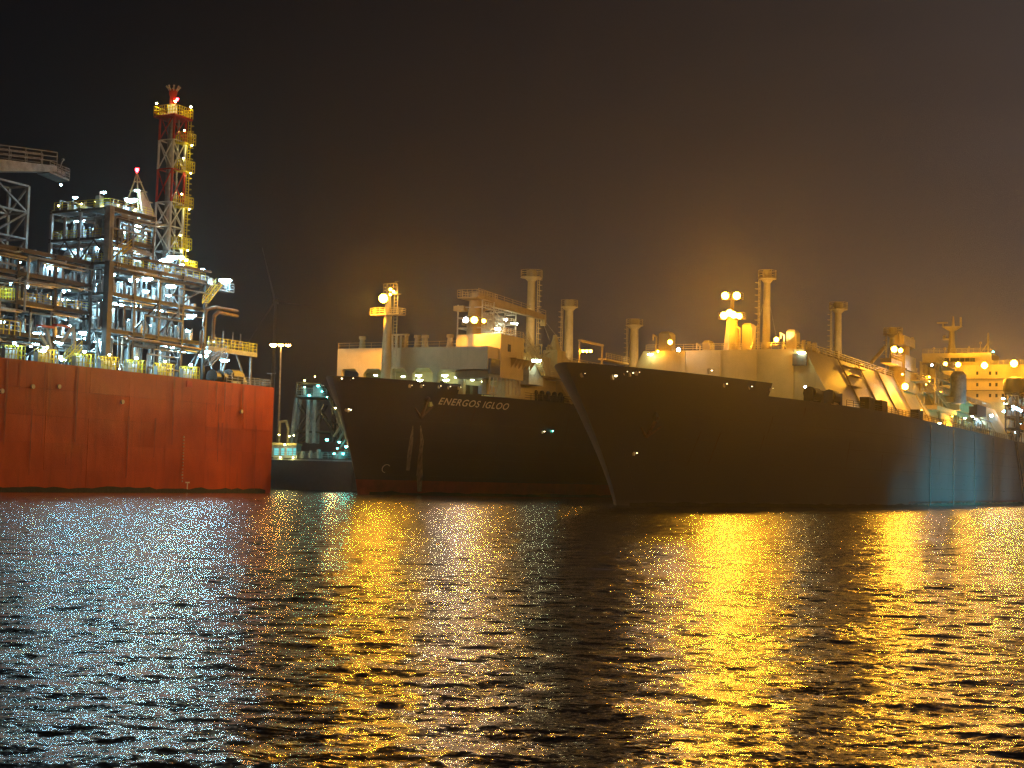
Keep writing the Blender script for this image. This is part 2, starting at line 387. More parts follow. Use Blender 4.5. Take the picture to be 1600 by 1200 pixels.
b = MB(pq=True); b.rail([(PE - 12, QR - .6, ZR), (PE - .4, QR - .6, ZR), (PE - .4, QR - 60, ZR)], 1.2, 1.5, .06); b.build('railing', M_steel2, t_red)
# pale dashes painting the hull's upright highlight, side lights on the hull
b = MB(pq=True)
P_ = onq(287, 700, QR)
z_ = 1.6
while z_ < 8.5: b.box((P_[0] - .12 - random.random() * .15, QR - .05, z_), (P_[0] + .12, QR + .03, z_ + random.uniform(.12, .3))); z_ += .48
b.build('highlight_dashes', mat('highlight_dash_paint', (.45, .40, .34), .6), t_red, kind='stuff')
b = MB(pq=True)
P_ = onq(293, 758, QR); b.box((P_[0] - .5, QR - .05, P_[2] + .3), (P_[0] + .5, QR + .0, P_[2] + .5)); b.box((P_[0] - .1, QR - .05, P_[2] - .7), (P_[0] + .1, QR, P_[2] + .28)); b.build('hull_mark', M_whp, t_red)
b = MB(pq=True); P_ = onq(297, 600, QR)
b.lathe((0, 0, 0), [(.01, 0), (.01, 0)], 3) if False else None
b.box((P_[0] - .8, QR - .03, P_[2] - .5), (P_[0] + .5, QR + .06, P_[2] + .5)); b.build('tug_mark', M_redp, t_red)
for px, py in ((3, 611), (51, 604), (92, 604), (191, 628), (377, 643)):
    P_ = onq(px, py, QR); bb = MB(pq=True); bb.tube((P_[0], QR - .05, P_[2]), (P_[0], QR + .16, P_[2]), .32, 12); bb.build('mooring_chock', M_whp, t_red)

# ---- generic process module
def zpx(px, py, q): return onq(px, py, q)[2]
def module(name, label, p0, p1, q0, q1, levels, np_, nq_, seed, lampk='tube', col=M_steel, vessels=3, lamps=True, rails=None, deckth=.5, brace=.5, dens=1.0, loc=None):
    R = random.Random(seed); t = thing(name, label, 'process module', ((p0 + p1) / 2, (q0 + q1) / 2, levels[0]), pq=True)
    P = np.linspace(p0, p1, np_ + 1); Q = np.linspace(q0, q1, nq_ + 1)   # q0 near face
    top = levels[-1]
    for i, p in enumerate(P):
        for j, q in enumerate(Q):
            if 0 < i < np_ and 0 < j < nq_ and R.random() < .5: continue
            h = .48 if (i == 0 and j == 0) else (.22 if (i in (0, np_) or j in (0, nq_)) else .18)
            b = MB(pq=True); b.box((p - h, q - h, levels[0]), (p + h, q + h, top - .01)); b.build('column', col if R.random() < .8 else M_steel2, t)
    for li, z in enumerate(levels[1:], 1):
        b = MB(pq=True); b.box((p0 + .4, q1 + .4, z - .12), (p1 - .4, q0 - .4, z)); b.build('deck_plate', M_steel, t)
        for j, q in enumerate(Q):
            b = MB(pq=True); w = .22
            b.box((p0 - .3, q - w, z - deckth - .14), (p1 + .3, q + w, z - deckth)); b.box((p0 - .3, q - .06, z - deckth + .002), (p1 + .3, q + .06, z - .15)); b.box((p0 - .3, q - w, z - .148), (p1 + .3, q + w, z - .02)); b.build('beam', col, t)
        for i, p in enumerate(P):
            b = MB(pq=True); b.box((p - .2, q1 - .3, z - deckth), (p + .2, q0 + .3, z - .16)); b.build('cross_beam', col, t)
        zb = levels[li - 1]
        # X / diagonal braces on near and left faces
        for i in range(np_):
            if R.random() < brace:
                b = MB(pq=True); b.tube((P[i], q0, zb + .1), (P[i + 1], q0, z - deckth), .16, 6); b.build('brace', col, t)
        for j in range(nq_):
            if R.random() < brace:
                b = MB(pq=True); m_ = (Q[j] + Q[j + 1]) / 2
                b.tube((p0, Q[j], zb + .1), (p0, m_, z - deckth), .15, 6); b.tube((p0, Q[j + 1], zb + .1), (p0, m_, z - deckth), .15, 6); b.build('brace', col, t)
        H = z - deckth - zb
        # vessels, exchangers
        for k in range(vessels):
            x = R.uniform(p0 + 1.5, p1 - 1.5); y = R.uniform(max(q1 + 1.2, q0 - 9), q0 - 2.0); r = R.uniform(.6, 1.15); mm = R.choice((M_clad, M_vesp, M_galv))
            b = MB(pq=True)
            if R.random() < .6:
                hh = H * R.uniform(.6, .92); b.lathe((x, y, zb), [(r * .8, 0), (r, .25), (r, hh - .3), (r * .7, hh - .08), (r * .2, hh)], 14); b.build('vessel', mm, t, smooth=True)
            else:
                L = R.uniform(2.5, 4.5); zc = zb + r + .5
                b.tube((x - L / 2, y, zc), (x + L / 2, y, zc), r, 14); b.tube((x - L / 2 - .3, y, zc), (x - L / 2, y, zc), r * .6, 12, r); b.tube((x + L / 2, y, zc), (x + L / 2 + .3, y, zc), r, 12, r * .6)
                b.box((x - L / 3, y - r * .7, zb), (x - L / 3 + .3, y + r * .7, zc)); b.box((x + L / 3, y - r * .7, zb), (x + L / 3 + .3, y + r * .7, zc)); b.build('horizontal_vessel', mm, t, smooth=True)
        # pipes along the faces
        for k in range(int(9 * dens)):
            r = R.uniform(.10, .26); mm = R.choice((M_galv, M_steel2, M_steel, M_pipe, M_clad)); b = MB(pq=True)
            zz = z - deckth - R.uniform(.1, .5) * H * .5 - r; y = q0 - R.uniform(-.5, 1.6)
            a, c = sorted((R.uniform(p0, p1), R.uniform(p0, p1)))
            if c - a < 5: c = min(p1, a + 6)
            b.path([(a, y, zb + R.uniform(.1, .6)), (a, y, zz), (c, y, zz), (c, y - R.uniform(1, 3), zz)], r); b.build('pipe', mm, t, smooth=True)
        for k in range(int(7 * dens)):
            r = R.uniform(.10, .24); mm = R.choice((M_galv, M_steel2, M_steel, M_clad)); b = MB(pq=True)
            zz = z - deckth - R.uniform(.1, .5) * H * .5 - r; x = p0 + R.uniform(-.5, 1.6)
            a, c = sorted((R.uniform(q1, q0), R.uniform(q1, q0)))
            b.path([(x, c, zb + .2), (x, c, zz), (x, a, zz), (x + 2, a, zz)], r); b.build('pipe', mm, t, smooth=True)
        for k in range(int(5 * dens)):      # loose runs hung outside the frame
            r = R.uniform(.07, .17); mm = R.choice((M_galv, M_steel2, M_steel, M_clad, M_vesp)); b = MB(pq=True)
            if R.random() < .6:
                x = R.uniform(p0, p1 - 4); z1_ = zb + R.uniform(.2, .9) * H; b.path([(x, q0 + .5, zb - R.uniform(0, 2)), (x, q0 + .5, z1_), (x + R.uniform(3, 9), q0 + .5, z1_ + R.uniform(-.1, .1)), (x + 9.1, q0 - 1, z1_ + R.uniform(0, 1.5))], r)
            else:
                y = R.uniform(q1 + 4, q0); z1_ = zb + R.uniform(.2, .9) * H; b.path([(p0 - .5, y, zb), (p0 - .5, y, z1_), (p0 - .5, y - R.uniform(2, 4), z1_)], r)
            b.build('outer_pipe', mm, t, smooth=True)
        for k in range(int(3 * dens)):      # cable trays
            zz = z - deckth - R.uniform(.3, 1.4); x = R.uniform(p0, p1 - 5); b = MB(pq=True); b.box((x, q0 + .12, zz), (x + R.uniform(4, 9), q0 + .5, zz + .12)); b.build('cable_tray', M_galv, t)
        # valves, junction boxes, pumps: small clutter
        b = MB(pq=True)
        for k in range(int(70 * dens)):
            if R.random() < .6: x, y = R.uniform(p0 + .5, p1 - .5), q0 - R.uniform(.4, 3.2)
            else: x, y = p0 + R.uniform(.4, 3.0), R.uniform(q1 + .5, q0 - .5)
            hh = R.uniform(.5, 2.2); w = R.uniform(.12, .5)
            if R.random() < .5: b.tube((x, y, zb), (x, y, zb + hh), w * .5, 8); b.ball((x, y, zb + hh), w * .7, 8, 5)
            else: b.cbox((x, y, zb + hh / 2), (w, w * 1.3, hh))
        b.build('valve_clutter', R.choice((M_vesp, M_galv, M_clad)), t, kind='stuff')
        if rails is None or li in rails:
            b = MB(pq=True); b.rail([(p0 + .1, q1 + .3, z + .02), (p0 + .1, q0 - .1, z + .02), (p1 - .1, q0 - .1, z + .02)], 1.15, 1.5, .045); b.build('railing', M_yel if R.random() < .75 else M_steel2, t)
        if lamps:
            for i in range(np_):
                for rep in range(2):
                    if R.random() < .62:
                        lamp(lampk, (P[i] + (P[i + 1] - P[i]) * R.uniform(.2, .8), q0 - R.uniform(.6, 4.5), z - deckth - .55 - R.random() * .5), t)
            for j in range(nq_):
                if R.random() < .75: lamp(lampk, (p0 + R.uniform(.7, 3), (Q[j] + Q[j + 1]) / 2, z - deckth - .6), t)
            for k in range(3): lamp('tubes', (R.uniform(p0 + 1, p1 - 1), q0 - R.uniform(1, 5), zb + R.uniform(1.0, 2.2)), t)
    return t

QM = -154.0
c163 = onq(163, 590, QM); pM = c163[0]
lv = [ZR] + [zpx(163, y, QM) for y in (512, 454, 406)]
pE1 = onq(318, 545, QM)[0]; pE2 = onq(342, 437, QM)[0]
qL = onp(95, 420, pM)[1]
t_mod = module('process_module', 'wide three-storey plant module full of white lamps, above the red hull', pM, pE1, QM, qL, lv, 4, 2, 11, vessels=5, rails=(3,))
# upper tower
lv2 = [lv[3] + .03, zpx(163, 365, QM), zpx(163, 318, QM)]
pT = onq(236, 345, QM - 1)[0]; qT = onp(80, 330, pM)[1]
t_top = module('process_tower_module', 'topmost lit plant block with yellow rails, left of the red and white flare tower', pM + .2, pT, QM - .5, qT, lv2, 2, 2, 23, vessels=4, brace=.3)
for px, py in ((92, 312), (128, 309), (150, 306), (185, 311), (212, 318)): 
    P_ = onp(px, py, pM + 1.5) if px < 160 else onq(px, py, QM - 2); lamp('ylw', P_ - np.array([0, 0, .9]), t_top, scale=.45)  # small lamps added to brighten the top rails
# left module, lower and dimmer
lvL = [ZR, zpx(60, 520, QM), zpx(60, 470, QM), zpx(60, 425, QM), zpx(60, 388, QM)]
module('dim_process_module', 'dark pipe-filled plant module at the left edge of the photo', pM - 38, pM - 1.6, QM - 2, QM - 22, lvL, 5, 2, 31, lampk='dim', vessels=3, brace=.4, rails=(2,), dens=1.6)

Rt = random.Random(5)
for tt, (px0, px1, yy, qq, zz_, n_) in ((t_top, (96, 226, 0, QM - 1.5, lv2[-1], 15)), (t_mod, (240, 336, 0, QM - 1.5, lv[-1], 14))):
    for k in range(n_):
        px = px0 + (px1 - px0) * (k + Rt.random()) / n_
        P_ = onp(px, 315, pM + Rt.uniform(1, 3)) if px < 160 else onq(px, 330, qq - Rt.uniform(0, 3)); x, y = P_[0], P_[1]; hh = Rt.uniform(.6, 2.0)
        b = MB(pq=True); kind_ = Rt.random()
        if kind_ < .4: b.lathe((x, y, zz_), [(.45, 0), (.45, hh), (.2, hh + .2)], 12); nm = 'small_vessel'
        elif kind_ < .7: b.box((x - .5, y - .4, zz_), (x + .4, y + .4, zz_ + hh)); b.tube((x, y, zz_ + hh), (x, y, zz_ + hh + .7), .07, 5); nm = 'equipment_box'
        else: b.path([(x - 1, y, zz_), (x - 1, y, zz_ + hh), (x + .8, y, zz_ + hh), (x + .8, y, zz_)], .12); nm = 'pipe_loop'
        b.build(nm, Rt.choice((M_vesp, M_clad, M_galv, M_steel2)), tt, smooth=nm != 'equipment_box')
    for k in range(3):
        px = px0 + (px1 - px0) * (k + .5) / 3; P_ = onp(px, 308, pM + 1.5) if px < 160 else onq(px, 320, qq); lamp('tubes', (P_[0], P_[1], zz_ + 2.1), tt, scale=.8)
# ---- right-hand low platform, cantilever pipes, stairs of the plant
t = thing('loading_platform', 'low steel platform on slanting legs at the far right end of the red hull', 'platform', onq(370, 590, QM), pq=True)
pa, pb = onq(326, 541, QM)[0], onq(402, 548, QM)[0]; zp = zpx(365, 546, QM)
b = MB(pq=True); b.box((pa, QM - 7, zp - .12), (pb, QM, zp)); b.build('deck_plate', M_steel2, t)
for q in (QM - .2, QM - 6.8):
    b = MB(pq=True); b.box((pa, q - .2, zp - .75), (pb, q + .2, zp - .122)); b.build('beam', M_steel2, t)
pl = onq(394, 580, QM)[0]
for q in (QM - .4, QM - 6.6):
    b = MB(pq=True); b.tube((pl, q, ZR), (pl, q, zp - .7), .22, 8); b.build('leg', M_galv, t)
    b = MB(pq=True); b.tube((onq(391, 580, QM)[0], q, ZR), (onq(372, 550, QM)[0], q, zp - .7), .16, 6); b.build('brace', M_steel2, t)
    b = MB(pq=True); b.tube((onq(345, 585, QM)[0], q, ZR), (onq(360, 553, QM)[0], q, zp - .7), .16, 6); b.build('brace', M_steel2, t)
b = MB(pq=True); b.rail([(pa, QM - .1, zp), (pb, QM - .1, zp), (pb, QM - 6.9, zp)], 1.5, 1.0, .05); b.build('railing', M_yel, t)
for px, h in ((341, 1.8), (350, 2.3), (363, 3.1), (378, 3.2), (390, 3.1), (355, 1.2), (369, 1.3)):
    x = onq(px, 540, QM)[0]; b = MB(pq=True); b.tube((x, QM - 2, zp), (x, QM - 2, zp + h), .13, 6); b.ball((x, QM - 2, zp + h * .4), .4); b.build('standpipe', M_galv, t)
for px, py in ((351, 562), (318, 555), (322, 548)): lamp('tube', onq(px, py, QM - 3), t, scale=.9)
# winches under it
t = thing('mooring_winch', 'dark mooring winch on the red hull under the right-hand platform', 'winch', (onq(335, 590, QM)[0], QM + 1, ZR), pq=True)
x = onq(335, 590, QM)[0]
b = MB(pq=True); b.tube((x - 1.6, QM + 1, ZR + 1.3), (x + 1.6, QM + 1, ZR + 1.3), .85, 12); b.build('drum', M_blk, t)
for dx in (-1.9, 0, 1.9):
    b = MB(pq=True); b.tube((x + dx - .08, QM + 1, ZR + 1.3), (x + dx + .08, QM + 1, ZR + 1.3), 1.15, 14); b.box((x + dx - .2, QM + .3, ZR), (x + dx + .2, QM + 1.7, ZR + .9)); b.build('flange', M_steel, t)
b = MB(pq=True); b.box((x + 2.2, QM + .2, ZR), (x + 4.6, QM + 1.9, ZR + 1.7)); b.build('motor_box', M_steel2, t)
t = thing('mooring_winch', 'rounded dark winch beside the slanting platform leg, nearest the hull corner', 'winch', (onq(355, 590, QM)[0], QM + 1, ZR), pq=True)
x = onq(357, 590, QM)[0]
b = MB(pq=True); b.tube((x - 1.3, QM + 1, ZR + 1.6), (x + 1.3, QM + 1, ZR + 1.6), 1.2, 14); b.build('drum', M_steel, t)
b = MB(pq=True); b.box((x - 1.7, QM, ZR), (x - 1.35, QM + 2, ZR + 2.2)); b.box((x + 1.35, QM, ZR), (x + 1.7, QM + 2, ZR + 2.2)); b.build('side_frame', M_steel2, t)
b = MB(pq=True); b.ball((x + 3.5, QM, ZR + .9), 1.0, 10, 7); b.build('ventilator_cowl', M_vesp, t)
# stair flights
def stairs(name, label, a, c, w, parent=None, m=M_yel):
    b = MB(pq=True); a = np.array(a); c = np.array(c); n = max(5, int(np.linalg.norm(c - a) / .5))
    for s_ in (0, w):
        b.tube(a + (0, s_, 0), c + (0, s_, 0), .12, 4); b.tube(a + (0, s_, 1.1), c + (0, s_, 1.1), .05, 4); b.tube(a + (0, s_, .6), c + (0, s_, .6), .04, 4)
        for k in range(0, n + 1, 2): p = a + (c - a) * k / n; b.tube(p + (0, s_, 0), p + (0, s_, 1.1), .04, 4)
    for k in range(n): p = a + (c - a) * (k + .5) / n; b.cbox(p + (0, w / 2, 0), (.3, w, .05))
    o = b.build(name, m, parent)
    if label: tag(o, label, 'stairs')
    return o
stairs('stair_flight', 'yellow stair flight at the right end of the plant, under the lone lamp bracket', onq(316, 474, QM + .5), onq(338, 445, QM + .5), 1.2)
stairs('stair_flight', 'pale stair flight slanting up to the low right-hand platform', onq(320, 572, QM + .5), onq(343, 548, QM + .5), 1.2, m=M_steel2)
stairs('stair_flight', 'yellow stair flight low on the left beside the forked legs of the plant', onq(98, 566, QM + 1), onq(118, 545, QM + 1), 1.2)
stairs('stair_flight', 'yellow stair flight at the foot of the topmost lit block', onq(181, 398, QM + 1), onq(196, 386, QM + 1), 1.2)
# lamp bracket sticking out at right
t = thing('lamp_bracket', 'lone bright lamp on a bracket at the upper right corner of the plant', 'lamp', onq(345, 440, QM), pq=True)
a = onq(338, 446, QM); c = onq(360, 449, QM)
b = MB(pq=True); b.box((a[0], QM - .8, a[2] - .8), (c[0], QM + .8, a[2] - .65)); b.build('bracket', M_steel2, t)
b = MB(pq=True); b.rail([(a[0], QM + .8, a[2] - .65), (c[0], QM + .8, a[2] - .65), (c[0], QM - .8, a[2] - .65)], 1.3, 1.2, .05); b.build('railing', M_steel2, t)
lamp('tube', onq(352, 437, QM + .9), t, scale=1.25)
# cantilever pipes
for lab, pts, r, m in (('uppermost brown pipe turning out past the right end of the plant', [(318, 512), (322, 484), (336, 480), (371, 486)], .28, M_pipe),
                       ('lower brown pipe turning out past the right end of the plant', [(332, 530), (334, 494), (341, 488), (371, 494)], .30, M_pipe),
                       ('long brown pipe along the foot of the plant above the white columns', [(198, 528), (255, 537), (313, 546), (315, 516)], .24, M_pipe),
                       ('brown pipe along the top deck of the plant right of the topmost block', [(205, 402), (256, 411), (330, 425)], .20, M_pipe)):
    b = MB(pq=True); b.path([onq(x, y, QM + 1.0) for x, y in pts], r); o = b.build('overhanging_pipe', m, smooth=True); tag(o, lab, 'pipe')
# hull-side deck stations with yellow rails, small white columns
for i, (px, py) in enumerate(((24, 550), (75, 555), (133, 565), (172, 570), (214, 575), (259, 580), (299, 585))):
    x = onq(px, py, QR - 1)[0]
    where = ('leftmost in the photo', 'second from the left', 'left of the dark corner column', 'just right of the dark corner column', 'third right of the dark corner column', 'second from the right end', 'at the right end, before the winches')[i]
    t = thing('access_cage', 'yellow-railed cage on the red hull edge, ' + where, 'railing cage', (x, QR - 1, ZR), group='yellow cages along the red hull edge', pq=True)
    b = MB(pq=True); b.rail([(x - 1.15, QR - .4, ZR), (x + 1.15, QR - .4, ZR), (x + 1.15, QR - 2.4, ZR), (x - 1.15, QR - 2.4, ZR)], 1.9, .6, .06, closed=True, bars=3); b.build('railing', M_yel, t)
    b = MB(pq=True); b.box((x - 1.2, QR - 2.3, ZR), (x + .9, QR - 1.6, ZR + 1.5)); b.build('hose_cabinet', M_vesp, t)
    lamp('ylw' if i % 2 else 'wdot', (x, QR - 1.2, ZR + 2.3), t, scale=.7)
# forked white legs on the left
t = thing('forked_support', 'pale forked steel legs on the red hull left of the dark corner column', 'support', onq(75, 560, QM + 1), pq=True)
for pts in (((78, 549), (62, 523)), ((80, 549), (72, 513)), ((115, 568), (114, 512)), ((113, 512), (95, 535))):
    b = MB(pq=True); b.tube(onq(*pts[0], QM + .9), onq(*pts[1], QM + .9), .28, 4); b.build('leg', M_steel2, t)
for px, py in ((72, 512), (97, 511)):
    a = onq(px, py, QM + .9); b = MB(pq=True); b.box((a[0] - 1.4, QM + .4, a[2]), (a[0] + 1.2, QM + 1.3, a[2] + .3)); b.build('red_bearing', M_redp, t)
for px, py in ((90, 526), (91, 534), (131, 519), (56, 520), (66, 546), (162, 449), (58, 535)): lamp('tube', onq(px, py, QM - 3), t, scale=.9)
# ledge station at far left, yellow
t = thing('lookout_cage', 'brightly lit yellow-railed cage on a post at the left edge of the photo', 'platform', onq(6, 500, QM + 3), pq=True)
a = onq(4, 467, QM + 3); 
b = MB(pq=True); b.box((a[0] - 3, QM + 1.4, a[2] - .1), (a[0] + 1.7, QM + 3.4, a[2])); b.build('floor', M_steel2, t)
b = MB(pq=True); b.rail([(a[0] - 3, QM + 1.4, a[2]), (a[0] - 3, QM + 3.4, a[2]), (a[0] + 1.7, QM + 3.4, a[2]), (a[0] + 1.7, QM + 1.4, a[2])], 1.6, .5, .05, closed=True); b.build('railing', M_yel, t)
b = MB(pq=True); b.tube((a[0], QM + 2.4, ZR), (a[0], QM + 2.4, a[2] - .1), .25, 8); b.build('post', M_steel2, t)
b = MB(pq=True); b.rail([(a[0] - 6, QM + 2.4, zpx(10, 525, QM)), (a[0] + 4, QM + 2.4, zpx(10, 525, QM))], 1.9, 1, .07); b.build('lower_railing', M_yel, t)
lamp('wdot', (a[0] - .5, QM + 2.2, a[2] + 2.2), t)

# ---- derrick cone with red beacon
QT = QM - 8
t = thing('beacon_derrick', 'small pointed derrick with a red beacon, between plant block and flare tower', 'derrick', onq(222, 345, QT), pq=True)
apx = onq(214, 270, QT); bl = onq(203, 330, QT); br = onq(247, 349, QT); w = br[0] - bl[0]
for dx, dq in ((0, -2), (0, 2), (w * .7, -2), (w * .7, 2)):
    b = MB(pq=True); b.tube((bl[0] + dx, QT + dq, bl[2] - 2), apx, .16, 4, .08); b.build('leg', M_cream, t)
for k in (.3, .55, .78):
    b = MB(pq=True); z = bl[2] + (apx[2] - bl[2]) * k; s_ = 1 - k
    pts = [(apx[0] + (bl[0] - apx[0]) * s_, QT - 2 * s_, z), (apx[0] + (bl[0] - apx[0]) * s_, QT + 2 * s_, z), (apx[0] + (bl[0] + w * .7 - apx[0]) * s_, QT + 2 * s_, z), (apx[0] + (bl[0] + w * .7 - apx[0]) * s_, QT - 2 * s_, z)]
    for i in range(4): b.tube(pts[i], pts[(i + 1) % 4], .08, 4)
    b.build('ring_frame', M_cream, t)
b = MB(pq=True); a0 = onq(222, 300, QT + 2.2); a1 = onq(248, 350, QT + 2.2); a2 = onq(226, 345, QT + 2.2)
b.hexa([a2, a1, a1 - (0, .4, 0), a2 - (0, .4, 0)], [a0 - (.6, 0, 0), a0 + (.3, 0, 0), a0 + (.3, -.4, 0), a0 - (.6, .4, 0)]); b.build('heat_shield', mat('tan_shield_paint', (.55, .36, .22), .5), t)
lamp('red', apx + np.array([0, 0, .7]), t, name='beacon')
lamp('tube', onq(205, 311, QT + 2.5), t, scale=1.2); lamp('tube', onq(222, 340, QT + 2.5), t, scale=1.2); lamp('tube', onq(214, 297, QT + 2.2), t, scale=.5)
b = MB(pq=True); a = onq(206, 325, QT + 2); b.box((a[0] - 2, QT - 1, a[2] - 3), (a[0] + 5, QT + 2, a[2])); b.build('cabin', M_vesp, t)

# ---- flare tower
QF = -172.0
pF = onq(266, 300, QF)[0]
zf = lambda y: zpx(266, y, QF)
t = thing('flare_tower', 'tall red and white lattice flare tower with yellow platforms and ladders', 'tower', (pF, QF, ZR), pq=True)
hw = 1.68
bands = [(ZR, zf(395), M_steel2), (zf(395), zf(318), M_whp), (zf(318), zf(266), M_redp), (zf(266), zf(220), M_whp), (zf(220), zf(180), M_redp)]
def hwz(z): return hw * (1.06 - .12 * (z - ZR) / (zf(180) - ZR))
cs = [(-1, -1), (-1, 1), (1, 1), (1, -1)]
for z0, z1, m in bands:
    for i, (sp, sq) in enumerate(cs):
        b = MB(pq=True); b.tube((pF + sp * hwz(z0), QF + sq * hwz(z0), z0), (pF + sp * hwz(z1), QF + sq * hwz(z1), z1), .21, 8); b.build('leg', m, t, smooth=True)
    nb = max(1, round((z1 - z0) / 5.0))
    for k in range(nb):
        za = z0 + (z1 - z0) * k / nb; zb = z0 + (z1 - z0) * (k + 1) / nb
        for i in range(4):
            (a, c), (d, e) = cs[i], cs[(i + 1) % 4]; ha, hb = hwz(za), hwz(zb)
            b = MB(pq=True)
            b.tube((pF + a * ha, QF + c * ha, za), (pF + d * hb, QF + e * hb, zb), .11, 6)
            if m is M_whp: b.tube((pF + d * ha, QF + e * ha, za), (pF + a * hb, QF + c * hb, zb), .11, 6)
            b.tube((pF + a * hb, QF + c * hb, zb), (pF + d * hb, QF + e * hb, zb), .12, 6); b.build('brace', m, t)
b = MB(pq=True); b.tube((pF - .5, QF, ZR), (pF - .5, QF, zf(183)), .55, 12); b.build('flare_riser', M_galv, t, smooth=True)
b = MB(pq=True); b.tube((pF + .8, QF + .6, ZR), (pF + .8, QF + .6, zf(183)), .2, 8); b.build('riser_pipe', M_clad, t, smooth=True)
zt = zf(182)
b = MB(pq=True); b.box((pF - 2.4, QF - 2.4, zt - .35), (pF + 2.4, QF + 2.4, zt)); b.build('top_platform', M_redp, t)
b = MB(pq=True); b.rail([(pF - 2.4, QF - 2.4, zt), (pF - 2.4, QF + 2.4, zt), (pF + 2.4, QF + 2.4, zt), (pF + 2.4, QF - 2.4, zt)], 1.7, .6, .07, closed=True, bars=3); b.build('top_railing', M_yel, t)
b = MB(pq=True); b.lathe((pF - .3, QF, zt), [(.75, 0), (.75, 2.2), (.55, 2.3)], 14); b.build('flare_base', M_whp, t, smooth=True)
b = MB(pq=True); b.lathe((pF - .3, QF, zt + 2.28), [(.55, 0), (.55, 1.4), (.7, 1.8), (.75, 2.6)], 14); b.build('flare_tip', M_redp, t, smooth=True)
b = MB(pq=True)
for k in range(8):
    a = 2 * pi * k / 8; b.tube((pF - .3 + .6 * cos(a), QF + .6 * sin(a), zt + 4.6), (pF - .3 + 1.15 * cos(a), QF + 1.15 * sin(a), zt + 5.35), .11, 6); b.ball((pF - .3 + 1.15 * cos(a), QF + 1.15 * sin(a), zt + 5.4), .18, 6, 4)
b.build('burner_crown', M_whp, t)
for dx, dq in ((-2.1, 2.1), (2.1, 2.1), (-2.1, -2.1)): lamp('ylw', (pF + dx, QF + dq, zt + 2.3), t, scale=.7)  # lamps added so the top railing shows bright
lamp('red', (pF - .3, QF + 1.0, zt + 3.3), t, name='beacon', scale=.8)
for y in (222, 266, 323, 388):
    z = zf(y); b = MB(pq=True); b.box((pF + .3, QF + .6, z - .12), (pF + 3.2, QF + 2.6, z)); b.build('side_platform', M_yel, t)
    b = MB(pq=True); b.rail([(pF + .3, QF + 2.6, z), (pF + 3.2, QF + 2.6, z), (pF + 3.2, QF + .6, z)], 1.9, .55, .08, bars=3); b.rail([(pF + .3, QF + .6, z), (pF + .3, QF + 2.6, z)], 1.9, .55, .08, bars=3); b.build('side_railing', M_yel, t)
    lamp('ylw', (pF + 1.7, QF + 3.0, z - .3), t, scale=.5); lamp('ylw', (pF + 1.2, QF + 1.6, z + 2.4), t, scale=.5)  # added lamps lighting the yellow platform rails
for ya, yb in ((222, 184), (266, 224), (323, 268), (388, 325), (420, 390)):
    b = MB(pq=True); za, zb = zf(ya), zf(yb); x, y_ = pF + 2.6, QF + 1.6
    for d in (-.35, .35): b.tube((x + d, y_, za), (x + d, y_, zb), .07, 4)
    n = int((zb - za) / .5)
    for k in range(n): b.tube((x - .35, y_, za + k * .5), (x + .35, y_, za + k * .5), .05, 4, caps=False)
    for k in range(int((zb - za) / 1.0)):
        z = za + 1.4 + k; pts = [(x - .35, y_, z), (x - .45, y_ + .6, z), (x, y_ + .9, z), (x + .45, y_ + .6, z), (x + .35, y_, z)]
        if z < zb:
            for p_, q_ in zip(pts[:-1], pts[1:]): b.tube(p_, q_, .045, 4, caps=False)
    b.build('caged_ladder', M_yel, t)
for px, py, k in ((270, 401, 'tube'), (262, 405, 'tube')): lamp(k, onq(px, py, QF + 4), t, scale=1.2)
t = thing('floodlight_stand', 'lit yellow-railed stand at the right foot of the flare tower', 'platform', onq(292, 414, QM - 4), pq=True)
a = onq(280, 417, QM - 4); c = onq(308, 418, QM - 4)
b = MB(pq=True); b.rail([(a[0], QM - 4, a[2]), (c[0], QM - 4, a[2]), (c[0], QM - 6, a[2])], 1.5, .6, .07); b.build('railing', M_yel, t)
b = MB(pq=True); b.box((a[0], QM - 6.2, a[2] - .2), (c[0], QM - 3.9, a[2])); b.build('floor', M_steel2, t)
lamp('ylw', (a[0] + 1.2, QM - 4.6, a[2] + 1.9), t, scale=1.4); lamp('ylw', (a[0] + 2.4, QM - 4.6, a[2] + 1.6), t)

# ---- deck crane, far left
QC = QM - 14
t = thing('lattice_crane', 'dim grey lattice crane with a railed box boom at the left edge of the photo', 'crane', onq(18, 380, QC), pq=True)
a = onq(-10, 300, QC); c = onq(44, 300, QC); zt0, zb0 = zpx(20, 285, QC), ZR
pc0, pc1 = a[0], c[0]
zz = np.linspace(zb0, zt0, 8)
for x in (pc0, pc1):
    for q in (QC - 4, QC):
        b = MB(pq=True); b.tube((x, q, zb0), (x, q, zt0), .32, 4); b.build('column', M_steel2, t)
for k in range(7):
    b = MB(pq=True)
    for q in (QC - 4, QC):
        b.tube((pc0, q, zz[k]), (pc1, q, zz[k + 1]), .2, 4) if k % 2 else b.tube((pc1, q, zz[k]), (pc0, q, zz[k + 1]), .2, 4)
        b.tube((pc0, q, zz[k + 1]), (pc1, q, zz[k + 1]), .22, 4)
    for x in (pc0, pc1):
        b.tube((x, QC - 4, zz[k]), (x, QC, zz[k + 1]), .2, 4); b.tube((x, QC - 4, zz[k + 1]), (x, QC, zz[k + 1]), .2, 4)
    b.build('lattice_bracing', M_steel2, t)
B0 = onq(-40, 250, QC + 1); B1 = onq(88, 268, QC + 1); B2 = onq(110, 276, QC + 1)
z0t, z1t = B0[2] + .6, zpx(88, 259, QC + 1); z0b, z1b = B0[2] - 1.6, zpx(88, 268, QC + 1)
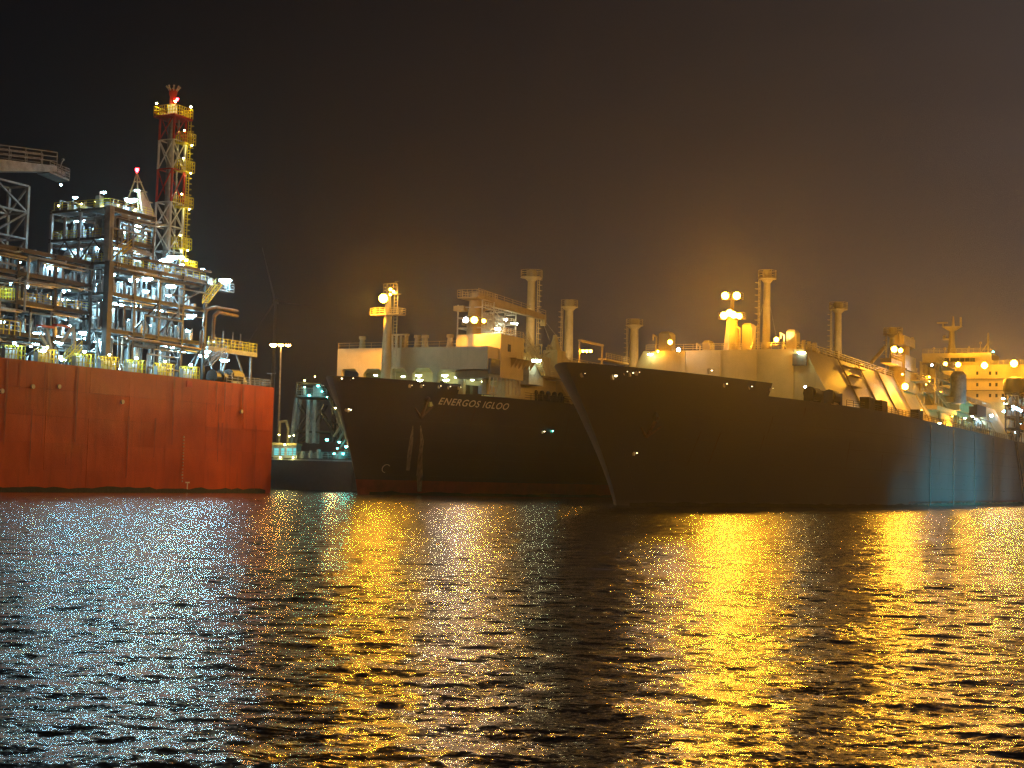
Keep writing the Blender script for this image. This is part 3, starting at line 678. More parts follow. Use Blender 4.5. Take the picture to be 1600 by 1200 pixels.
b = MB(pq=True); b.hexa([(B0[0], QC - 2, z0b), (B1[0], QC - 2, z1b), (B1[0], QC + 1, z1b), (B0[0], QC + 1, z0b)], [(B0[0], QC - 2, z0t), (B1[0], QC - 2, z1t), (B1[0], QC + 1, z1t), (B0[0], QC + 1, z0t)]); b.build('boom', M_vesp, t)
b = MB(pq=True); b.rail([(B0[0], QC + 1, z0t), (B1[0], QC + 1, z1t)], 2.1, 3.2, .09, bars=3); b.rail([(B0[0], QC - 2, z0t), (B1[0], QC - 2, z1t)], 2.1, 3.2, .09, bars=3); b.build('boom_railing', M_steel2, t)
b = MB(pq=True); z2 = zpx(110, 283, QC + 1); z2t = zpx(108, 267, QC + 1)
b.hexa([(B1[0] - 1.2, QC - 1.8, z2 + .5), (B2[0], QC - 1.8, z2), (B2[0], QC + .8, z2), (B1[0] - 1.2, QC + .8, z2 + .5)], [(B1[0] - 1.2, QC - 1.8, z2 + .8), (B2[0], QC - 1.8, z2 + .3), (B2[0], QC + .8, z2 + .3), (B1[0] - 1.2, QC + .8, z2 + .8)]); b.build('tip_platform', M_steel2, t)
b = MB(pq=True); b.hexa([(B1[0] + .003, QC - 1.5, z1b + .1), (B2[0] - .6, QC - 1.2, z2 + .7), (B2[0] - .6, QC + .4, z2 + .7), (B1[0] + .003, QC + .6, z1b + .1)], [(B1[0] + .003, QC - 1.5, z1t), (B2[0] - .6, QC - 1.2, z2 + 1.4), (B2[0] - .6, QC + .4, z2 + 1.4), (B1[0] + .003, QC + .6, z1t)]); b.build('boom_tip', M_vesp, t)
b = MB(pq=True); b.rail([(B1[0] - 1.2, QC + .8, z2 + .7), (B2[0], QC + .8, z2 + .3), (B2[0], QC - 1.8, z2 + .3)], 1.6, .8, .07, bars=4); b.build('tip_railing', M_steel2, t)
b = MB(pq=True); e = onq(103, 249, QC + 1); b.tube((e[0] - .6, QC + .4, z1t), (e[0], QC + .4, e[2]), .09, 5); b.ball((e[0], QC + .4, e[2]), .22); b.build('antenna', M_steel2, t)
lamp('wdot', (B1[0] - .5, QC + 2.6, z1b - 2.2), t, scale=.45)

# ================================================================== LNG CARRIERS
class Ship:
    def __init__(s, stem, cl, B, L, H, Hf, step, ov, Ld=75, Lw=95):
        s.stem, s.cl, s.B, s.L, s.H, s.Hf, s.step, s.ov, s.Ld, s.Lw = stem, cl, B, L, H, Hf, step, ov, Ld, Lw
    def s0(s, z): return -s.ov * max(0, z / s.Hf) ** 1.25 + (0 if z > 0 else 0)
    def le(s, z): k = min(1, max(0, z / s.Hf)); return s.Lw + (s.Ld - s.Lw) * k + s.ov * k
    def hb(s, x, z):   # half breadth at distance x aft of stem
        k = min(1, max(0, z / s.Hf)); t = (x - s.s0(z)) / s.le(z)
        if t <= 0: return 0
        if t >= 1: return s.B
        e = 1.75 - .35 * k; kk = .92 - .24 * k
        return s.B * (1 - (1 - t) ** e) ** kk
    def hit(s, px, py, lo=90, hi=700):
        r = ray(px, py); rq = topq(r); o = topq(O)
        prev = None; n = 1200
        for i in range(n):
            d = lo + (hi - lo) * i / n; P = o + rq * d
            x = P[0] - s.stem; f = (P[1] - s.cl) - s.hb(x, P[2])
            if x > s.s0(P[2]) and f < 0 and P[2] < s.Hf + 1: return P
        return None
def hull(S, t, matside, red_z):
    zs = [-2, 0, 1.0, red_z] + list(np.linspace(red_z, S.H, 8)[1:])
    tn = np.concatenate([np.linspace(0, .12, 9) ** 1.0, np.linspace(.12, 1, 26)[1:]]); tn[:9] = .12 * (np.arange(9) / 8) ** 1.8
    aft = [x for x in np.linspace(90, S.L - 45, 16)] + [S.L - 30, S.L - 15, S.L]
    def row(z, side):
        out = []
        for a in tn:
            x = S.s0(z) + a * S.le(z); out.append((S.stem + x, S.cl + side * S.hb(x, z), z))
        xe = S.s0(z) + S.le(z)
        for x in aft:
            if x > xe + 3 or True:
                x = max(x, xe + .5 + .1 * aft.index(x)); h = S.B * (1 if x < S.L - 45 else 1 - .25 * ((x - (S.L - 45)) / 45) ** 2 * (1 - .6 * max(0, z) / S.H)); out.append((S.stem + x, S.cl + side * h, z))
        return out
    b = MB(pq=True)
    for side in (1, -1):
        rows = [row(z, side) for z in zs]; nc = len(rows[0]); vs = [p for r in rows for p in r]; o = len(b.v)
        for j in range(len(zs) - 1):
            b.cm = 1 if zs[j + 1] <= red_z + 1e-6 else 0
            fs = [(j * nc + i, (j + 1) * nc + i, (j + 1) * nc + i + 1, j * nc + i + 1) for i in range(nc - 1)]
            if side < 0: fs = [f[::-1] for f in fs]
            if j == 0: b.add(vs, fs)
            else: b.f += [tuple(q + o for q in f) for f in fs]; b.m += [b.cm] * len(fs)
        if side == 1: o1 = o
    b.cm = 0
    nc = len(row(0, 1)); k = len(zs)
    for j in range(k - 1): b.f.append((o1 + j * nc + nc - 1, o1 + (j + 1) * nc + nc - 1, o + (j + 1) * nc + nc - 1, o + j * nc + nc - 1)); b.m.append(0)
    b.build('hull', [matside, M_boot], t, smooth=True)
    # main deck, inset a little below the sheer
    b = MB(pq=True); R1 = row(S.H, 1); R2 = row(S.H, -1); n = len(R1)
    vs = [(p[0], p[1] - .1 * (p[1] > S.cl), p[2] - .05) for p in R1] + [(p[0], p[1] + .1 * (p[1] < S.cl), p[2] - .05) for p in R2]
    b.add(vs, [(i, i + 1, n + i + 1, n + i) for i in range(n - 1)]); b.build('main_deck', M_deck, t)
    # forecastle bulwark: raised side plating forward of the step, thick
    b = MB(pq=True); zz = np.linspace(S.H, S.Hf, 4); N = 34
    def frow(z, side, inset, x1):
        out = []
        for i in range(N):
            a = (i / (N - 1)) ** 1.9; x = S.s0(z) + a * (x1 - S.s0(z)); out.append((S.stem + x + inset * .8 * (1 - a), S.cl + side * max(0, S.hb(x, z) - inset), z))
        return out
    for side in (1, -1):
        outer = [frow(z, side, 0, S.step) for z in zz]; inner = [frow(z, side, .35, S.step) for z in zz]
        vs = [p for r in outer for p in r] + [p for r in inner for p in r]; m_ = len(zz) * N; fs = []
        for j in range(len(zz) - 1):
            for i in range(N - 1): q = j * N + i; fs.append((q, q + N, q + N + 1, q + 1)); fs.append((m_ + q, m_ + q + 1, m_ + q + N + 1, m_ + q + N))
        j = (len(zz) - 1) * N
        for i in range(N - 1): fs.append((j + i, m_ + j + i, m_ + j + i + 1, j + i + 1))
        for jj in range(len(zz) - 1): q = jj * N + N - 1; fs.append((q, q + N, m_ + q + N, m_ + q))
        b.add(vs, fs if side > 0 else [f[::-1] for f in fs])
    b.build('forecastle_bulwark', matside, t, smooth=True)
    b = MB(pq=True); z = S.H + 1.0; r1 = frow(z, 1, .36, S.step); r2 = frow(z, -1, .36, S.step); vs = r1 + r2
    b.add(vs, [(i, i + 1, N + i + 1, N + i) for i in range(N - 1)]); b.build('forecastle_deck', M_deck, t)
def trunk(S, t, x0, x1, wt, wb, zt, m=M_white):
    p0, p1 = S.stem + x0, S.stem + x1; b = MB(pq=True)
    b.hexa([(p0, S.cl - wb, S.H - .1), (p1, S.cl - wb, S.H - .1), (p1, S.cl + wb, S.H - .1), (p0, S.cl + wb, S.H - .1)], [(p0, S.cl - wt, zt), (p1, S.cl - wt, zt), (p1, S.cl + wt, zt), (p0, S.cl + wt, zt)])
    b.build('trunk', m, t)
def vent_mast(t, P, ztop, r=.75, hw=2.0, ladder=-1, name='vent_mast', m=M_cream):
    p, q, z0 = P; e = bpy.data.objects.new(name, None); COL.objects.link(e); place(e, W((p, q, z0)), t)
    b = MB(pq=True); b.tube((p, q, z0), (p, q, ztop - 1.6), r * 1.12, 14, r * .9); b.tube((p, q, ztop - 2.2), (p, q, ztop - 1.5), r * .9, 14, r * 1.7); b.build('mast_tube', m, e, smooth=True)
    b = MB(pq=True); b.lathe((p, q, ztop - 1.5), [(hw, 0), (hw, .2)], 10); b.build('mast_platform', m, e)
    b = MB(pq=True); pts = [(p + hw * cos(a), q + hw * sin(a), ztop - 1.3) for a in np.arange(8) * pi / 4]; b.rail(pts, 1.3, 1.2, .07, closed=True); b.build('platform_railing', m, e)
    b = MB(pq=True); b.lathe((p, q, ztop - 1.3), [(r, 0), (r * 1.3, .6), (r * 1.2, 1.3), (r * .5, 1.5)], 12); b.build('vent_head', m, e, smooth=True)
    b = MB(pq=True); x = p + ladder * (r + .7) * .45; y = q - (-ladder) * (r + .7)
    for d in (-.4, .4): b.tube((p + d, q + ladder * (r + .75), z0), (p + d, q + ladder * (r + .75), ztop - 1.3), .08, 4)
    for k in range(int((ztop - z0 - 1.5) / .55)): b.tube((p - .4, q + ladder * (r + .75), z0 + k * .55), (p + .4, q + ladder * (r + .75), z0 + k * .55), .05, 4, caps=False)
    for k in range(int((ztop - z0 - 2) / 1.1)):
        z = z0 + 1.5 + k * 1.1; b.tube((p - .5, q + ladder * (r + .75), z), (p - .5, q + ladder * (r + 1.35), z), .06, 4); b.tube((p + .5, q + ladder * (r + .75), z), (p + .5, q + ladder * (r + 1.35), z), .06, 4); b.tube((p - .5, q + ladder * (r + 1.35), z), (p + .5, q + ladder * (r + 1.35), z), .06, 4)
    b.build('mast_ladder', m, e)
    beam_light((p - 9, q + 7, z0 + 1.5), (p, q, (z0 + ztop) / 2 + 1), 3200 * (ztop - z0) / 14, (1.0, .68, .30), 70, .6)  # added spot lifting the mast from below; no fixture stands there
    return e
def name_on_hull(S, t, txt, px0, px1, py0, py1, size_px, m, shear=.18, mono=None):
    A = S.hit(px0, py0); Bp = S.hit(px1, py1)
    cu = bpy.data.curves.new('hull_name', 'FONT'); cu.body = txt; cu.size = 1; cu.shear = shear; cu.space_character = 1.12; cu.offset = .012; cu.extrude = .0
    ob = bpy.data.objects.new('tmp', cu); COL.objects.link(ob)
    me = bpy.data.meshes.new_from_object(ob.evaluated_get(bpy.context.evaluated_depsgraph_get())); bpy.data.objects.remove(ob)
    v = np.array([x.co[:] for x in me.vertices]); w0, w1 = v[:, 0].min(), v[:, 0].max(); hgt = v[:, 1].max() - v[:, 1].min()
    hz = S.hit(px0, py0)[2] - S.hit(px0, py0 + size_px)[2]; hz = abs(S.hit(px0, py0 - size_px)[2] - A[2]) if True else hz
    fs = [tuple(p.vertices) for p in me.polygons]; vs = []
    for x, y, _ in v:
        u = (x - w0) / (w1 - w0); p = A[0] + (Bp[0] - A[0]) * u; z = A[2] + (Bp[2] - A[2]) * u + y / hgt * hz
        vs.append((p, S.cl + S.hb(p - S.stem, z) + .06, z))
    bpy.data.meshes.remove(me)
    par = list(range(len(vs)))
    def find(a):
        while par[a] != a: par[a] = par[par[a]]; a = par[a]
        return a
    for f in fs:
        for k in f[1:]: par[find(k)] = find(f[0])
    grp = {}
    for f in fs: grp.setdefault(find(f[0]), []).append(f)
    for g in sorted(grp.values(), key=lambda g: vs[g[0][0]][0]):
        ids = sorted({k for f in g for k in f}); mp_ = {k: n for n, k in enumerate(ids)}
        MB(pq=True).add([vs[k] for k in ids], [tuple(mp_[k] for k in f) for f in g]).build('name_letter', m, t)
def on_hull(S, px, py): P = S.hit(px, py); return P
def chock(S, t, px, py, r=.45, k='gr', lit=True, sc=.35):
    P = S.hit(px, py)
    if P is None: return
    b = MB(pq=True); n = 12
    b.tube((P[0], P[1] - .1, P[2]), (P[0] , P[1] + .14, P[2]), r, n); b.build('fairlead', M_cream, t)
    if lit: lamp(k if k == 'cy' else 'fair', (P[0], P[1] + .5, P[2] + .15), t, name='fairlead_glow_piece', scale=sc)  # glowing piece for deck light seen through the opening, not a lamp

# ---------------- ship A (left carrier)
SA = Ship(216.5, -140.0, 22.5, 290, 18.2, 19.9, 19.0, 9.0, Ld=62, Lw=90)
tA = thing('gas_carrier', 'dark-hulled gas carrier with its name in pale letters, moored left of the nearer carrier', 'ship', (360, -140, 0), pq=True)
hull(SA, tA, M_dark, 2.6)
# front house: elevated box on arched legs
pf = 230.0
fl = onp(528, 540, pf); fr = onp(762, 543, pf); flb = onp(528, 577, pf); zt_a, zb_a = 26.7, 22.9
qa, qb = fl[1], fr[1]
trA0 = 50
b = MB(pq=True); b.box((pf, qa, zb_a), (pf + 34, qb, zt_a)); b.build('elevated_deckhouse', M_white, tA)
ncol = 6
for k in range(ncol + 1):
    q = qa + (qb - qa) * k / ncol; b = MB(pq=True); b.box((pf + .02, q - .5 + (.5 if k == 0 else 0) - (.5 if k == ncol else 0), 18.2), (pf + 1, q + .5 + (.5 if k == 0 else 0) - (.5 if k == ncol else 0), zb_a - .002))
    for sgn in (-1, 1):
        if (k == 0 and sgn < 0) or (k == ncol and sgn > 0): continue
        e = q + sgn * .5; b.hexa([(pf + .02, e, zb_a - .9), (pf + 1, e, zb_a - .9), (pf + 1, e + sgn * .02, zb_a - .9), (pf + .02, e + sgn * .02, zb_a - .9)], [(pf + .02, e, zb_a - .003), (pf + 1, e, zb_a - .003), (pf + 1, e + sgn * .9, zb_a - .003), (pf + .02, e + sgn * .9, zb_a - .003)])
    b.build('arched_leg', M_white, tA)
b = MB(pq=True); b.box((pf + 9, qa + 1, 18.2), (pf + 33, qb - 1, zb_a - .004)); b.build('inner_bulkhead', M_white, tA)
for q in np.arange(qa + 1.2, qb - 1, 3.1):
    b = MB(pq=True); b.box((pf + 1.6, q, 18.3), (pf + 2.5 + random.random() * 3, q + random.uniform(.5, 1.8), 18.3 + random.uniform(1.0, 2.8))); b.build('deck_machinery', random.choice((M_blk, M_vesp, M_deck)), tA)
b = MB(pq=True); b.rail([(pf - .1, qa + .2, zt_a), (pf - .1, qb - .2, zt_a)], 1.0, 2.4, .05, bars=2); b.build('house_railing', M_cream, tA)
for px in (566, 652, 664, 703): 
    P = onp(px, 541, pf + 1); b = MB(pq=True); b.lathe((P[0], P[1], zt_a), [(.75, 0), (.6, .5), (.5, 1.7), (.7, 1.8), (.65, 2.3)], 10); b.build('ventilator', M_yel if px == 0 else M_cream, tA, smooth=True)
P0 = onp(613, 541, pf + 1); b = MB(pq=True); P1 = onp(634, 541, pf + 1)
for k in range(4):
    q = P0[1] + (P1[1] - P0[1]) * k / 3; b.box((pf + .8, q - .25, zt_a), (pf + 1.4, q + .25, zt_a + 2.3))
b.box((pf + .7, P0[1] - .4, zt_a + 2.31), (pf + 1.6, P1[1] + .4, zt_a + 2.6)); b.build('lamp_rack', M_cream, tA)
# foremast with sodium lamp
mA = onq(603, 590, -140.0); e = bpy.data.objects.new('foremast', None); COL.objects.link(e); place(e, W((226.2, -140, 18.3)), tA)
pmx = 226.2; qm = onp(604, 560, pmx)[1]
zm = lambda y: onp(605, y, pmx)[2]
b = MB(pq=True); b.tube((pmx, qm, 18.3), (pmx, qm, zm(492)), 1.0, 14, .72); b.tube((pmx, qm, zm(492)), (pmx, qm, zm(452)), .6, 12, .45); b.build('mast_tube', M_cream, e, smooth=True)
b = MB(pq=True); b.box((pmx - 1.2, qm - 3.0, zm(493)), (pmx + 1.2, qm + 3.0, zm(493) + .2)); b.rail([(pmx - 1.2, qm - 3, zm(493) + .2), (pmx - 1.2, qm + 3, zm(493) + .2), (pmx + 1.2, qm + 3, zm(493) + .2), (pmx + 1.2, qm - 3, zm(493) + .2)], 1.1, 1, .05, closed=True); b.build('mast_platform', M_cream, e)
b = MB(pq=True); b.box((pmx - .8, qm - .6, zm(460)), (pmx + .8, qm + 2.2, zm(460) + .15)); b.rail([(pmx - .8, qm - .6, zm(460)), (pmx - .8, qm + 2.2, zm(460))], 1.8, .7, .06); b.tube((pmx, qm - .2, zm(460)), (pmx, qm - .2, zm(443)), .08, 5); b.tube((pmx, qm + 1.9, zm(460)), (pmx, qm + 1.9, zm(447)), .08, 5); b.build('upper_platform', M_cream, e)
b = MB(pq=True)
for d in (1.25, 1.95): b.tube((pmx, qm + d, 18.3), (pmx, qm + d, zm(460)), .08, 4)
for k in range(34): z = 18.5 + k * .6; b.tube((pmx, qm + 1.25, z), (pmx, qm + 1.95, z), .06, 4, caps=False)
b.build('mast_ladder', M_cream, e)
for px, py, k, s_ in ((599, 465, 'sod', 1.6), (610, 452, 'sod', .5), (610, 460, 'sod', .45), (615, 455, 'ylw', .7)): lamp(k, onp(px, py, pmx - 1.2), e, scale=s_)
LP_ = onp(599, 465, pmx - 3.5); beam_light(LP_, (pf, qa + 5, 24.5), 36000, SODC, 46, .25)
beam_light((222, -141, 36), (180, -147, 6), 95000, (1.0, .50, .04), 75, .9)
# under-house lamps
for i, (px, py) in enumerate(((654, 586), (656, 593), (695, 586), (683, 591), (697, 593), (713, 589), (726, 591), (738, 593), (757, 588), (755, 596), (747, 590), (630, 588), (587, 586))):
    lamp('gr', onp(px, py, pf + (2.2 if i % 2 else 5)), tA, scale=.72 if i < 5 or i == 8 else .45)
# crane pedestal + boom
tc = thing('deck_crane', 'cream pedestal crane with a long railed boom on the left carrier', 'crane', onq(740, 545, -128), pq=True)
qc = -128.0; pc = onq(740, 545, qc)[0]; zc = lambda y: onq(740, y, qc)[2]
b = MB(pq=True); b.tube((pc, qc, 26.7), (pc, qc, zc(508)), 1.5, 16, 1.35); b.tube((pc, qc, zc(508)), (pc, qc, zc(504)), 2.3, 16); b.tube((pc, qc, zc(504)), (pc + .4, qc, zc(470)), 1.35, 16, 1.2); b.build('pedestal', M_cream, tc, smooth=True)
e1 = onq(742, 465, qc); e2 = onq(849, 496, qc + 6); e2[1] = qc + 6
b = MB(pq=True)
def beam(b, a, c, ha, hc, wa, wc):
    a = np.array(a); c = np.array(c)
    b.hexa([a + (0, -wa, -ha), c + (0, -wc, -hc), c + (0, wc, -hc), a + (0, wa, -ha)], [a + (0, -wa, ha), c + (0, -wc, hc), c + (0, wc, hc), a + (0, wa, ha)])
beam(b, e1, e2, .95, .45, .7, .5); b.build('boom', M_cream, tc)
b = MB(pq=True); b.box((e2[0] - .2, e2[1] - .5, e2[2] - 1.6), (e2[0] + .3, e2[1] + .5, e2[2] + .5)); b.build('boom_head', M_cream, tc)
b = MB(pq=True); b.rail([e1 + (0, .7, .9), e2 + (0, .5, .45)], .8, 2.2, .05, bars=2); b.build('boom_railing', M_cream, tc)
b = MB(pq=True); b.tube((pc + .4, qc, zc(492)), e1 + (e2 - e1) * .22 - (0, 0, .9), .22, 8); b.build('boom_strut', M_cream, tc)
b = MB(pq=True); z = zc(468); b.box((pc - 3, qc - 2, z), (pc + 5, qc + 2, z + .2)); b.rail([(pc - 3, qc - 2, z + .2), (pc - 3, qc + 2, z + .2), (pc + 5, qc + 2, z + .2), (pc + 5, qc - 2, z + .2)], 1.3, 1, .06, closed=True); b.build('cab_platform', M_cream, tc)
b = MB(pq=True); b.box((pc - 1.5, qc - 3.6, zc(486)), (pc + .2, qc - 1.5, zc(478))); b.build('cab', M_cream, tc)
b = MB(pq=True)
for dx in (-.6, .5): b.tube(e2 + (dx, 0, -.5), (e2[0] + dx * 5 + 6, e2[1], 30), .06, 4)
b.build('hoist_wire', M_galv, tc)
for px, py, k in ((728, 499, 'day'), (741, 499, 'sod'), (756, 501, 'sod')):
    P = onq(px, py, qc + 3.0); lamp(k, P, tc, scale=1.2 if px < 750 else .7)
beam_light(onq(741, 499, qc + 5), onq(785, 560, -119), 17000, SODC, 85, .5)
beam_light(onq(728, 499, qc + 5), onp(716, 562, 230), 6000, SODC, 22, .3)
# bright machinery frame behind
ts = thing('machinery_frame', 'brightly lit white scaffold frame round a tank, behind the yellow block of the left carrier', 'frame', onq(780, 545, -126), pq=True)
f0 = onq(752, 540, -126); f1 = onq(805, 540, -126); fz0, fz1 = 26.7, onq(780, 486, -126)[2]
xs = np.linspace(f0[0], f1[0], 4); zq = np.linspace(fz0, fz1, 5)
for x in xs:
    for q in (-126, -131): b = MB(pq=True); b.tube((x, q, fz0), (x, q, fz1 + random.uniform(0, 1.5)), .16, 6); b.build('post', M_whp, ts)
for k, z in enumerate(zq[1:]):
    b = MB(pq=True)
    for q in (-126, -131): b.tube((xs[0], q, z), (xs[-1], q, z), .13, 6)
    for x in xs: b.tube((x, -126, z), (x, -131, z), .12, 6)
    b.build('ring_beam', M_whp, ts)
    b = MB(pq=True); b.tube((xs[0], -126, zq[k]), (xs[1], -126, z), .1, 6); b.tube((xs[2], -126, zq[k]), (xs[1], -126, z), .1, 6); b.rail([(xs[0], -125.9, z), (xs[-1], -125.9, z)], 1, 1, .05); b.build('brace', M_whp, ts)
b = MB(pq=True); b.lathe((xs[1] + 2.5, -129, fz0), [(1.9, 0), (1.9, 6.2), (1.3, 6.9)], 16); b.build('tank', M_whp, ts, smooth=True)
b = MB(pq=True); b.lathe((xs[2] + 3.5, -129, fz0), [(1.2, 0), (1.2, 7.2), (.6, 7.6)], 16); b.build('tank', M_vesp, ts, smooth=True)
for px, py, k, s_ in ((778, 512, 'cage', .8), (790, 498, 'cage', .55), (768, 522, 'cage', .5)): lamp(k, onq(px, py, -126.6), ts, scale=s_)
lamp('gr', onq(803, 505, -127), ts)
# yellow block (accommodation/regas house) forward near side
qn = -119.2
k0 = onq(763, 545, qn); k1 = onq(815, 545, qn)
tb = tA
bx = [('deckhouse_block', 762, 792, 543, 579), ('deckhouse_block', 781, 815, 526, 597)]
b = MB(pq=True); a = onq(762, 560, qn + .5); c = onq(815, 560, qn + .5)
b.box((a[0], qn - 9, zpx(775, 579, qn)), (c[0] - .02, qn + .5, zpx(775, 544, qn))); b.build('deckhouse_block', M_white, tA)
a2 = onq(782, 560, qn + .9)
b = MB(pq=True); b.box((a2[0], qn - 8, zpx(795, 593, qn)), (c[0], qn + .9, zpx(798, 526, qn))); b.build('deckhouse_tower', M_white, tA)
b = MB(pq=True); z = zpx(800, 562, qn); b.box((a2[0] + 3.5, qn + .902, z), (c[0] + .6, qn + 2.2, z + .15)); b.rail([(a2[0] + 3.5, qn + 2.2, z + .1), (c[0] + .6, qn + 2.2, z + .1)], 1.1, 1, .05); b.build('balcony', M_cream, tA)
b = MB(pq=True)
for k in range(6): x = a2[0] + 4 + k * 1.5; b.hexa([(x, qn + .903, z - 1.6), (x + .2, qn + .903, z - 1.6), (x + .2, qn + 1.0, z - 1.6), (x, qn + 1.0, z - 1.6)], [(x, qn + .903, z - .01), (x + .2, qn + .903, z - .01), (x + .2, qn + 2.1, z - .01), (x, qn + 2.1, z - .01)])
b.build('bracket_row', M_cream, tA)
for px, py, w, h in ((796, 544, 1.1, 1.3), (774, 573, 3.6, 2.6)):
    P = onq(px, py, qn + .95); b = MB(pq=True); b.box((P[0] - w / 2, qn + .45, P[2] - h / 2), (P[0] + w / 2, qn + .96, P[2] + h / 2)); b.build('window', M_glass, tA)
b = MB(pq=True); z = zpx(800, 526, qn); b.rail([(a2[0], qn + .8, z), (c[0] - .1, qn + .8, z)], 1, 1.2, .05); b.build('roof_railing', M_cream, tA)
for k in range(9):
    x = a[0] + (c[0] - a[0]) * k / 9 + .8; b = MB(pq=True); b.tube((x, qn + .6, 18.2), (x, qn + .6, zpx(795, 593, qn)), .16, 6); b.build('house_support', M_cream, tA)
lamp('gr', onq(838, 562, qn - 1), tA, scale=1.2)
b = MB(pq=True); P = onq(838, 575, qn - 2); b.box((P[0] - 3, qn - 4, P[2] - 3.2), (P[0] + 3, qn - 2, P[2] + 1)); b.build('pipe_locker', M_vesp, tA)
# trunk, chamfered
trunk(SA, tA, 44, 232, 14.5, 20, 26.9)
b = MB(pq=True)
for k in range(60):
    x = 262 + k * 2.6; b.cbox((x, -126.0 + random.uniform(-.3, .3), 27.3), (random.uniform(.5, 1.6), .8, random.uniform(.4, 1.4)))
b.build('deck_fittings', M_cream, tA, kind='stuff')
b = MB(pq=True); b.rail([(262, -125.6, 26.9), (430, -125.6, 26.9)], 1.2, 2.6, .07); b.build('trunk_railing', M_cream, tA)
for q, r in ((-128, .35), (-129.4, .28), (-131, .42)):
    b = MB(pq=True); b.path([(256, q, 27.7), (300, q, 27.7), (300.1, q, 28.6), (440, q, 28.6)], r); b.build('cargo_pipe', M_galv, tA, smooth=True)
# clutter heap right of the block px 815-860
b = MB(pq=True)
for k in range(70):
    P = onq(random.uniform(818, 862), random.uniform(541, 566), -123); w = random.uniform(.1, .3)
    if random.random() < .5: b.tube(P, P + (random.uniform(-2, 2), random.uniform(-1, 1), random.uniform(-1.5, 1.5)), w * .7, 6)
    else: b.tube(P - (0, 0, 1.4), P + (0, 0, .4), w * .6, 6); b.ball(P + (0, 0, .4), w * 1.3, 6, 5)
b.build('manifold_pipework', M_cream, tA, kind='stuff')
t_ = onq(874, 550, -121.5); b = MB(pq=True); b.box((t_[0] - 2, -124, t_[2] - 5.5), (t_[0] + 2, -121, t_[2] + .2)); b.lathe((t_[0], -122.5, t_[2] + .2), [(1.3, 0), (.5, 2.4), (.4, 3.1)], 10); b.build('post_house', M_cream, tA)
b = MB(pq=True); b.rail([(t_[0] - 9, -120.9, t_[2] - 5), (t_[0] + 3, -120.9, t_[2] - 5)], 1.1, 1, .06); b.box((t_[0] - 9, -121, t_[2] - 5.2), (t_[0] + 3, -120, t_[2] - 5.02)); b.build('side_walkway', M_cream, tA)
stairs('stair_flight', None, (t_[0] - 9, -120.9, t_[2] - 5), (t_[0] - 17, -120.9, t_[2] + 1), 1.0, tA, M_cream)
# masts
for px, yt, yb, q in ((828, 422, 541, -133), (888, 469, 548, -133), (990, 499, 572, -133)):
    P = onq(px, yb, q); ztop = onq(px, yt, q)[2]; z0 = min(P[2], 27.0)
    sc_ = P[0] / 270
    vent_mast(tA, (P[0], q, 26.9), ztop, r=.85 * (P[0] / 262), hw=(2.3 if px == 828 else 1.75) * (P[0] / 270), ladder=1 if px == 828 else -1)
# far lamp strip and structure px 905-975
tl = thing('pipe_gantry', 'low gantry with a row of glaring sodium lamps, beyond the left carrier\'s second mast', 'gantry', onq(935, 560, -134), pq=True)
g0 = onq(905, 550, -134); g1 = onq(941, 546, -134)
b = MB(pq=True); b.tube((g0[0], -134, 26.9), (g0[0], -134, g1[2] + 1), .2, 6); b.build('post', M_cream, tl)
b = MB(pq=True); b.tube((g1[0], -134, 26.9), (g1[0], -134, g1[2] + 1.2), .25, 6); b.build('post', M_cream, tl)
b = MB(pq=True); b.box((g0[0], -134.4, g1[2] + .7), (g1[0], -133.6, g1[2] + 1.1)); b.build('cross_bar', M_cream, tl)
g2 = onq(977, 560, -134); b = MB(pq=True); b.box((g1[0], -135, g1[2] - 2.4), (g2[0], -133, g1[2] - 2)); b.rail([(g1[0], -133, g1[2] - 2), (g2[0], -133, g1[2] - 2)], 1.2, 1.5, .08); b.build('walkway', M_cream, tl)
for px in (911, 917, 923): lamp('sodm', onq(px, 547, -133.2), tl, scale=.75)
# simple stern house of A
b = MB(pq=True); b.box((216 + 240, -158, 18.2), (216 + 275, -122, 34)); b.box((216 + 243, -156, 34), (216 + 262, -124, 37)); b.build('accommodation_block', M_white, tA)
b = MB(pq=True); b.box((216 + 264, -146, 34.01), (216 + 274, -134, 44)); b.build('funnel', M_dark, tA)
# hull side details of A
name_on_hull(SA, tA, 'ENERGOS IGLOO', 683, 792, 631.5, 640.5, 11, M_text)
a = SA.hit(676, 632); b = MB(pq=True)
for k, hh in enumerate((.8, 1.1, .9, 1.3, 1.5, 1.1)): x = a[0] - 1.1 + k * .42; b.box((x, a[1] - .2, a[2] - .4), (x + .3, a[1] + .15, a[2] - .4 + hh))
b.build('bow_crest', mat('crest_paint', (.75, .85, .35), .5), tA)
for px, py, k, s_ in ((530, 592, 'street', .4), (548, 592, 'gr', .22), (541, 640, 'street', .25), (544, 641, 'street', .35), (847, 675, 'street', .28), (860, 674, 'cy', .25), (640, 603, 'gr', .15), (658, 603, 'gr', .15), (685, 604, 'gr', .18), (700, 605, 'gr', .18), (716, 606, 'gr', .15)):
    chock(SA, tA, px, py, .35, k, True, s_)
